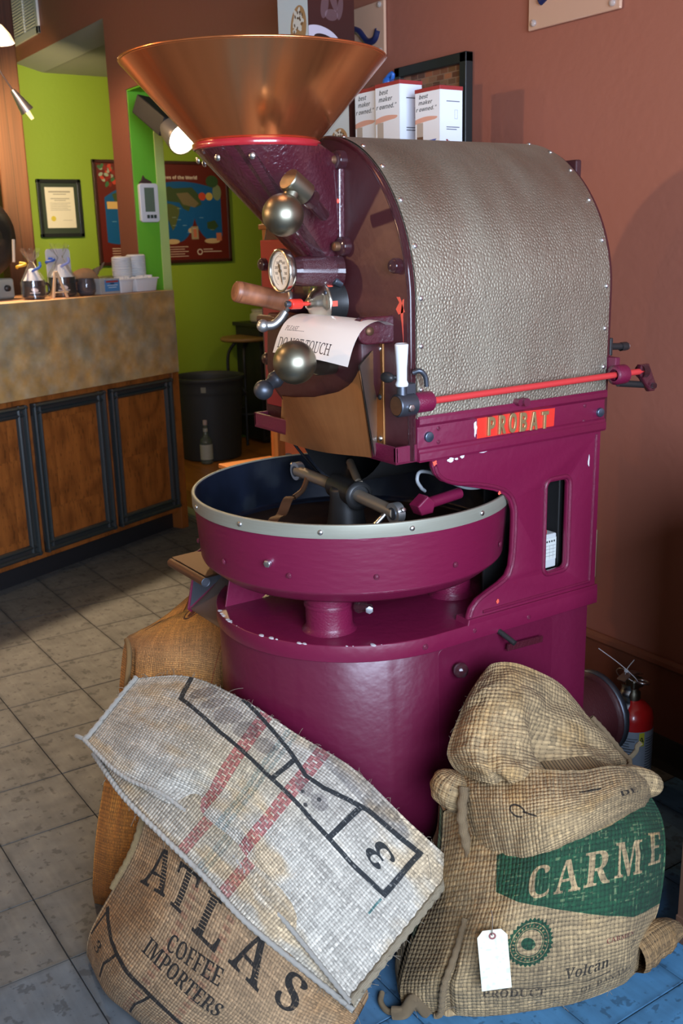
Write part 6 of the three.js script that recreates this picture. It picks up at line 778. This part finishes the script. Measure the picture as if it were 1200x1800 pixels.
// ---------------------------------------------------------------- the green room
const map = thing('world_map_poster', 'framed world map poster with a red and blue print on the green wall', 'poster', [XF, 1.53, 2.86]);
part('map_print', faceX(2.410, 3.308, 1.235, 1.838, XF - 0.019), print(1400, 960, (g, W, H) => {
  g.fillStyle = '#5a1a14'; g.fillRect(0, 0, W, H); g.fillStyle = '#0f4f84'; g.beginPath(); g.moveTo(70, 330); g.quadraticCurveTo(330, 150, 640, 200); g.quadraticCurveTo(900, 130, 1240, 230); g.lineTo(1330, 330); g.lineTo(1330, 720); g.quadraticCurveTo(1250, 800, 1180, 770); g.quadraticCurveTo(1060, 700, 1020, 540); g.quadraticCurveTo(960, 740, 860, 770); g.quadraticCurveTo(760, 800, 640, 770); g.quadraticCurveTo(520, 700, 480, 560); g.quadraticCurveTo(430, 760, 300, 770); g.quadraticCurveTo(180, 800, 70, 760); g.closePath(); g.fill();
  const land = (pts, c) => { g.fillStyle = c; g.beginPath(); pts.forEach(([x, y], i) => (i ? g.lineTo(x, y) : g.moveTo(x, y))); g.closePath(); g.fill(); };
  land([[150, 300], [300, 250], [420, 250], [440, 320], [330, 360], [300, 420], [360, 470], [250, 430], [170, 360]], '#3a4a26'); land([[330, 480], [400, 470], [470, 540], [440, 640], [390, 740], [360, 650], [320, 560]], '#364a28'); land([[660, 250], [760, 220], [800, 240], [1010, 230], [1080, 300], [1110, 400], [1040, 430], [1000, 380], [960, 470], [900, 440], [860, 380], [760, 370], [690, 350]], '#38482a'); land([[650, 400], [760, 390], [860, 430], [850, 500], [800, 620], [770, 660], [730, 560], [650, 500]], '#4c5530'); land([[830, 290], [960, 280], [1080, 390], [1030, 430], [900, 400]], '#6c5f44'); land([[1160, 580], [1250, 560], [1290, 620], [1230, 670], [1160, 640]], '#2f4426');
  g.fillStyle = '#c8a468'; g.fillRect(90, 370, 150, 70); g.fillStyle = '#8a9aa0'; g.fillRect(240, 580, 90, 130); g.fillStyle = '#40301c'; g.fillRect(260, 610, 60, 90);
  for (let k = 0; k < 40; k++) { g.fillStyle = ['#b53a2a', '#35633f', '#8c9a8a', '#7c2018'][k % 4]; g.beginPath(); g.ellipse(40 + 260 * hash(k, 1, 21), 20 + 190 * hash(k, 2, 21), 24, 16, k, 0, 7); g.fill(); } g.fillStyle = '#b8402c'; g.beginPath(); g.arc(1120, 320, 40, 0, 7); g.fill(); g.fillStyle = '#b79a4a'; g.beginPath(); g.arc(1200, 320, 40, 0, 7); g.fill(); g.fillStyle = '#6f7a5a'; g.beginPath(); g.ellipse(1290, 280, 50, 80, 0, 0, 7); g.fill(); g.fillStyle = '#2f4a2a'; g.beginPath(); g.ellipse(1240, 170, 70, 60, 0, 0, 7); g.fill();
  g.fillStyle = '#b49a72'; for (const [x, y, a] of [[300, 770, 60], [760, 770, 80], [1210, 770, 90], [980, 660, 40]]) { g.beginPath(); g.ellipse(x, y, a, 26, 0, 0, 7); g.fill(); } g.fillStyle = '#8e7f64'; g.fillRect(975, 620, 80, 130); g.fillStyle = '#b0654a'; g.fillRect(1000, 640, 36, 90); g.fillRect(1260, 690, 60, 80);
  g.fillStyle = '#cfc3b4'; g.font = 'bold 46px sans-serif'; g.fillText('Coffees of the World', 620, 150); g.fillStyle = '#b9a596'; for (let k = 0; k < 5; k++) { g.fillRect(110, 820 + k * 24, 260 - 30 * (k % 2), 7); g.fillRect(660, 820 + k * 24, 270 - 40 * (k % 2), 7); } g.lineWidth = 9; g.strokeStyle = '#cfc3b4'; g.beginPath(); g.arc(1060, 880, 26, 0, 7); g.stroke(); g.fillRect(1100, 850, 110, 9); g.fillRect(1100, 874, 210, 9); g.fillStyle = 'rgba(190,215,230,0.5)'; for (let k = 0; k < 16; k++) g.fillRect(120 + 1150 * hash(k, 3, 5), 430 + 260 * hash(k, 4, 5), 44, 5);
}, 0.35), map);
for (const g of [box(XF - 0.028, XF - 0.001, 1.218, 1.238, 2.392, 3.326, 0.003), box(XF - 0.028, XF - 0.001, 1.835, 1.855, 2.392, 3.326, 0.003), box(XF - 0.028, XF - 0.001, 1.218, 1.855, 2.392, 2.412, 0.003), box(XF - 0.028, XF - 0.001, 1.218, 1.855, 3.306, 3.326, 0.003)]) part('frame', g, mat(lin(0.035, 0.008, 0.006), 0.35), map);
const cert = thing('framed_certificate', 'black framed certificate with a gold seal on the green wall', 'certificate', [XF, 1.57, 2.17]);
for (const g of [box(XF - 0.026, XF - 0.001, 1.398, 1.420, 2.035, 2.306, 0.003), box(XF - 0.026, XF - 0.001, 1.714, 1.736, 2.035, 2.306, 0.003), box(XF - 0.026, XF - 0.001, 1.398, 1.736, 2.035, 2.057, 0.003), box(XF - 0.026, XF - 0.001, 1.398, 1.736, 2.284, 2.306, 0.003)]) part('frame', g, blackGloss, cert);
part('mount', faceX(2.055, 2.286, 1.418, 1.716, XF - 0.014), mat(lin(0.022, 0.035, 0.018), 0.5), cert); part('certificate_paper', faceX(2.082, 2.262, 1.452, 1.690, XF - 0.016), print(400, 520, (g, W, H) => { g.fillStyle = '#d9d0bc'; g.fillRect(0, 0, W, H); g.fillStyle = '#8b8578'; g.fillRect(50, 50, 300, 16); g.fillRect(110, 84, 180, 10); g.fillRect(70, 140, 260, 10); g.fillRect(120, 164, 160, 8); for (let k = 0; k < 5; k++) g.fillRect(60, 200 + k * 22, 280 - 40 * (k % 2), 5); g.fillStyle = '#c9b53c'; g.beginPath(); g.arc(90, 400, 34, 0, 7); g.fill(); g.fillStyle = '#8b8578'; g.fillRect(220, 420, 130, 4); }, 0.5), cert); part('pane', faceX(2.055, 2.286, 1.418, 1.716, XF - 0.020), glassClear, cert);
const thermo = thing('digital_thermometer', 'white digital weather display on the green door jamb', 'thermometer', [4.71, 1.53, 2.05]);
part('case', extX(roundRect(2.008, 2.096, 1.448, 1.617, 0.010), 4.7115, 0.024, 0.004), mat(lin(0.70, 0.72, 0.74), 0.4), thermo); part('display', faceX(2.028, 2.078, 1.492, 1.602, 4.687), mat(lin(0.13, 0.18, 0.13), 0.2), thermo); for (const z of [2.034, 2.052, 2.069]) part('button', box(4.6855, 4.688, 1.462, 1.478, z, z + 0.014, 0.001), mat(lin(0.03, 0.05, 0.04), 0.5), thermo);
const bear = thing('bear_figurine', 'small dark animal silhouette ornament sitting on top of the weather display', 'ornament', [4.70, 1.618, 2.045]); part('figure', extX((() => { const s = new THREE.Shape(); s.moveTo(2.012, 1.6175); s.lineTo(2.014, 1.626); s.quadraticCurveTo(2.026, 1.633, 2.028, 1.643); s.lineTo(2.033, 1.655); s.lineTo(2.038, 1.643); s.quadraticCurveTo(2.055, 1.636, 2.070, 1.628); s.lineTo(2.073, 1.6175); return s; })(), 4.706, 0.012, 0.002), mat(lin(0.05, 0.02, 0.015), 0.6), bear);
// bin, bottle, stool, cabinet with a jar
const can = thing('trash_bin', 'large dark grey plastic trash bin in the green room', 'trash bin', [5.85, 0, 2.875]);
const canM = mat(lin(0.030, 0.033, 0.035), 0.55); part('bin_body', lathe([[0.0001, 0.001], [0.185, 0.001], [0.19, 0.01], [0.212, 0.42], [0.218, 0.425], [0.218, 0.45], [0.222, 0.50], [0.232, 0.505], [0.234, 0.525], [0.224, 0.528], [0.215, 0.50], [0.185, 0.02], [0.0001, 0.015]], V(5.85, 0, 2.875), V(5.85, 2, 2.875), 56), canM, can); part('bin_handle', tube([V(5.80, 0.44, 3.075), V(5.80, 0.40, 3.112), V(5.85, 0.38, 3.118), V(5.89, 0.42, 3.085)], 0.012, 24, 8), canM, can); part('sticker', new THREE.CylinderGeometry(0.222, 0.2195, 0.035, 8, 1, true, 0, 0.14).rotateY(-2.25).translate(5.85, 0.462, 2.875), mat(lin(0.25, 0.25, 0.2), 0.5), can);
const bottle = thing('glass_bottle', 'empty clear glass bottle with a white label on the floor before the trash bin', 'bottle', [5.665, 0, 2.745]);
part('bottle_glass', lathe([[0.0001, 0.001], [0.036, 0.001], [0.039, 0.008], [0.039, 0.135], [0.034, 0.155], [0.015, 0.180], [0.0125, 0.24], [0.0125, 0.25]], V(5.665, 0, 2.745), V(5.665, 2, 2.745), 32), phys(lin(0.30, 0.36, 0.30), 0.06, 0, { transmission: 0.7, thickness: 0.004, ior: 1.5 }), bottle); part('label', new THREE.CylinderGeometry(0.0398, 0.0398, 0.095, 40, 1, true).translate(5.665, 0.078, 2.745), mat(lin(0.46, 0.47, 0.40), 0.6), bottle); part('cap', lathe([[0.014, 0], [0.014, 0.03], [0.0001, 0.031]], V(5.665, 0.246, 2.745), V(5.665, 2, 2.745), 20), mat(lin(0.4, 0.3, 0.28), 0.5), bottle); part('neck_label', new THREE.CylinderGeometry(0.0138, 0.0142, 0.022, 24, 1, true).translate(5.665, 0.215, 2.745), mat(lin(0.4, 0.4, 0.36), 0.6), bottle);
const stool = thing('bar_stool', 'bar stool with a round wooden seat and dark curved legs behind the trash bin', 'stool', [6.09, 0, 3.285]);
part('seat', lathe([[0.0001, 0], [0.155, 0], [0.165, 0.008], [0.165, 0.022], [0.155, 0.028], [0.0001, 0.028]], V(6.09, 0.700, 3.285), V(6.09, 2, 3.285), 48), mat(lin(0.30, 0.17, 0.055), 0.5), stool); for (const a of [0.6, 2.17, 3.74, 5.31]) part('leg', tube([V(6.09 + 0.06 * Math.cos(a), 0.70, 3.285 + 0.06 * Math.sin(a)), V(6.09 + 0.115 * Math.cos(a), 0.62, 3.285 + 0.115 * Math.sin(a)), V(6.09 + 0.125 * Math.cos(a), 0.40, 3.285 + 0.125 * Math.sin(a)), V(6.09 + 0.15 * Math.cos(a), 0.01, 3.285 + 0.15 * Math.sin(a))], 0.011, 40, 8), black, stool); part('foot_ring', torus(V(6.09, 0.22, 3.285), V(0, 1, 0), 0.138, 0.008), black, stool);
const cab = thing('black_cabinet', 'tall narrow black cabinet by the green wall behind the stool', 'cabinet', [6.15, 0, 3.60]);
part('cabinet_body', box(5.98, XF - 0.002, 0.02, 0.79, 3.335, 3.86, 0.003), black, cab); part('cabinet_top', box(5.965, XF - 0.001, 0.79, 0.812, 3.31, 3.885, 0.003), black, cab); part('door', box(5.974, 5.982, 0.05, 0.77, 3.35, 3.845, 0.002), blackGloss, cab);
for (const z of [3.36, 3.80]) part('foot', box(6.0, 6.04, 0, 0.022, z, z + 0.04, 0.002), black, cab);
const jar = thing('white_jar', 'squat white jar standing on the black cabinet', 'jar', [6.10, 0.812, 3.42]); part('jar_body', lathe([[0.0001, 0], [0.065, 0.001], [0.074, 0.02], [0.072, 0.055], [0.058, 0.068], [0.058, 0.074], [0.062, 0.076], [0.062, 0.088], [0.0001, 0.09]], V(6.10, 0.8125, 3.42), V(6.10, 2, 3.42), 40), mat(lin(0.55, 0.53, 0.42), 0.35), jar);

// ---------------------------------------------------------------- high on the left
const vent = thing('air_vent', 'white slatted air vent on the orange wall under the ceiling', 'vent', [6.06, 2.6, ZW]);
const ventW = mat(lin(0.62, 0.61, 0.57), 0.45); part('backing', box(5.85, 6.27, 2.49, 2.79, ZW - 0.004, ZW - 0.001, 0), black, vent);
for (const a of [[5.815, 6.305, 2.456, 2.494], [5.815, 6.305, 2.788, 2.826], [5.815, 5.853, 2.456, 2.826], [6.267, 6.305, 2.456, 2.826], [6.048, 6.066, 2.494, 2.79]]) part('vent_frame', box(a[0], a[1], a[2], a[3], ZW - 0.014, ZW - 0.001, 0.002), ventW, vent);
const slatG = new RoundedBoxGeometry(0.196, 0.0016, 0.012, 1, 0.0006).rotateX(0.7); for (const x of [5.951, 6.166]) for (let k = 0; k < 19; k++) part('slat', slatG.clone().translate(x, 2.504 + k * 0.0152, ZW - 0.009), ventW, vent);
const jb = thing('junction_box', 'small white junction box with a grey pipe at the top of the timber post', 'junction box', [XF, 2.62, 1.88]); part('box_cover', box(XF - 0.045, XF - 0.001, 2.56, 2.72, 1.80, 1.90, 0.004), ventW, jb); part('switch', cyl(V(XF - 0.046, 2.64, 1.82), V(XF - 0.075, 2.64, 1.79), 0.006), steel, jb); part('pipe', cyl(V(XF - 0.03, 2.30, 1.885), V(XF - 0.03, 2.56, 1.885), 0.013), mat(lin(0.3, 0.32, 0.28), 0.5), jb);
function pendant(x, y, z, label, lit) {
  const t = thing('pendant_lamp', label, 'pendant lamp', [x, YC, z], 'pendant lamps over the counter'); part('cord', cyl(V(x, y + 0.13, z), V(x, YC, z), 0.003, 0.003, 8), black, t); part('lamp_holder', lathe([[0.010, 0.10], [0.024, 0.085], [0.030, 0.05], [0.030, 0.03]].map(([r, h]) => [r, h]), V(x, y, z), V(x, 9, z), 24), black, t);
  part('lamp_shade', lathe([[0.030, 0.045], [0.055, 0.03], [0.085, -0.005], [0.098, -0.035], [0.095, -0.036], [0.082, -0.007], [0.052, 0.026], [0.028, 0.041]], V(x, y, z), V(x, 9, z), 40), phys(lin(0.85, 0.83, 0.78), 0.5, 0, { transmission: 0.35, thickness: 0 }), t); part('bulb', ball(V(x, y - 0.012, z), 0.022, 20), glow(0xffd9a0, lit), t);
}
pendant(4.60, 2.205, 1.352, 'white glass pendant lamp hanging at the left edge above the grinder', 8); point({ at: [4.60, 2.193, 1.352], color: 0xffd2a0, cd: 1.4, size: 1 });
{ const L = LAMPS.pendant; pendant(L.at[0], L.at[1] + 0.012, L.at[2], 'white glass pendant lamp over the near end of the counter', 10); point(L); }
{ // little silver spotlight on a wire, lighting the wall by the certificate
  const t = thing('wire_spotlight', 'small silver cone spotlight on a thin wire before the timber post', 'spotlight', [4.96, YC, 1.47]); const a = V(5.0, 2.046, 1.548), b = V(5.0, 1.960, 1.605), d = b.clone().sub(a).normalize(), e = b.clone().addScaledVector(d, 0.02);
  part('wire', tube([V(4.96, YC, 1.40), V(4.97, 2.45, 1.41), V(4.98, 2.16, 1.475), a], 0.0035, 40, 8), steel, t); part('silver_cone', lathe([[0.010, 0], [0.013, 0.01], [0.030, 0.095], [0.034, 0.108], [0.030, 0.108]], a, b, 28), mat(lin(0.45, 0.45, 0.47), 0.35, 0.9), t); part('lamp_tip', cyl(b.clone().addScaledVector(d, 0.005), b.clone().addScaledVector(d, 0.045), 0.011, 0.008, 16), glow(0xffe2a0, 2), t);
  const q = b.clone().addScaledVector(d, 0.05); spot({ at: [q.x, q.y, q.z], to: [6.313, 1.72, 2.02], color: LAMPS.silverSpot.color, cd: LAMPS.silverSpot.cd, cone: 0.85, size: 1 }); }
{ // bright lamp under the head of the doorway, left of the hopper
  const t = thing('door_spotlight', 'bright spotlight with a dark square back under the doorway head left of the hopper', 'spotlight', [4.25, YD, 2.05]); const p = V(4.235, 1.790, 2.02), d = V(-0.40, -0.36, 0.20).normalize(), bk = p.clone().addScaledVector(d, -0.40);
  const ax = V(-0.86, -0.47, 0.10).normalize(), f = V(4.21, 1.772, 2.02), k0 = f.clone().addScaledVector(ax, -0.36), k1 = f.clone().addScaledVector(ax, -0.13);
  part('lamp_body', new RoundedBoxGeometry(0.085, 0.25, 0.085, 2, 0.006).applyMatrix4(new THREE.Matrix4().compose(k0.clone().add(k1).multiplyScalar(0.5), new THREE.Quaternion().setFromUnitVectors(Y, ax), V(1, 1, 1))), mat(lin(0.014, 0.013, 0.015), 0.6), t); const hdw = part('lamp_head', lathe([[0.043, 0], [0.055, 0.03], [0.066, 0.10], [0.069, 0.125], [0.064, 0.125], [0.052, 0.03]], k1, f, 32), mat(lin(0.22, 0.2, 0.19), 0.4, 0.3), t);
  part('lamp_face', lathe([[0.062, 0.108], [0.050, 0.128], [0.025, 0.140], [0.0001, 0.143]], k1, f, 28), glow(0xfff0cf, 14), t); part('lamp_stem', cyl(k1.clone().add(V(-0.02, 0.05, 0)), V(k1.x - 0.02, YD - 0.001, k1.z), 0.008), black, t);
  const q = f.clone().addScaledVector(ax, 0.04); spot({ at: [q.x, q.y, q.z], to: [q.x - 2.2, q.y - 1.15, q.z - 1.05], color: LAMPS.doorSpot.color, cd: LAMPS.doorSpot.cd, cone: 1.1, size: 2 }); }
{ // low bookcase added out of view to shade the wall and floor corner
  const t = thing('added_bookcase', 'added low dark bookcase out of view, shading the orange wall right of the sacks', 'bookcase', [0.3, 0, 1.8]); const m = mat(lin(0.10, 0.05, 0.03), 0.5);
  for (const x of [-0.5, 0.28, 1.040]) part('side', box(x, x + 0.022, 0, 0.90, 1.46, 1.965), m, t); for (const y of [0.04, 0.45, 0.878]) part('shelf_board', box(-0.5, 1.062, y, y + 0.022, 1.455, 1.967), m, t); part('back_panel', box(-0.49, 1.055, 0.03, 0.89, 1.955, 1.963, 0), m, t);
}

// ---------------------------------------------------------------- lamps on the ceilings
const lampWhite = mat(lin(0.75, 0.74, 0.7), 0.5), lampBlack = mat(lin(0.03, 0.03, 0.03), 0.4, 0.4);
function trackHead(L, label, y1) {
  const p = V(...L.at), d = V(...L.to).sub(p).normalize(), t = thing('track_spotlight', label, 'spotlight', [p.x, y1, p.z]);
  const back = p.clone().addScaledVector(d, -0.13), front = p.clone().addScaledVector(d, -0.012);
  part('lamp_can', lathe([[0.0001, 0], [0.03, 0.001], [0.042, 0.02], [0.042, 0.125], [0.040, 0.125], [0.038, 0.10]], back, front, 32), lampBlack, t);
  part('lamp_glass', cyl(p.clone().addScaledVector(d, -0.03), p.clone().addScaledVector(d, -0.028), 0.037), glow(L.color, 6), t);
  part('lamp_stem', cyl(back.clone().addScaledVector(d, 0.05), V(back.x + d.x * 0.05, y1, back.z + d.z * 0.05), 0.008), lampBlack, t);
  spot(L);
}
trackHead(LAMPS.machineSpot, 'black track spotlight on the ceiling aimed at the roaster front', YC);
trackHead(LAMPS.wallSpot, 'black spotlight on a long stem aimed at the orange wall above the hood', YC);
trackHead(LAMPS.counterCeiling, 'black track spotlight on the ceiling behind the counter', YC);
{ const L = LAMPS.backCeiling, t = thing('ceiling_lamp', 'round white ceiling lamp in the green back room', 'ceiling lamp', [L.at[0], YO, L.at[2]]);
  part('lamp_base', lathe([[0.0001, 0], [0.13, 0], [0.13, 0.02], [0.12, 0.024]], V(L.at[0], YO - 0.024, L.at[2]), V(L.at[0], 3, L.at[2])), lampWhite, t);
  part('lamp_globe', ball(V(L.at[0], YO - 0.075, L.at[2]), 0.09, 24, [1, 1, 1]), glow(L.color, 3), t); point(L); }
renderer.render(scene, camera);
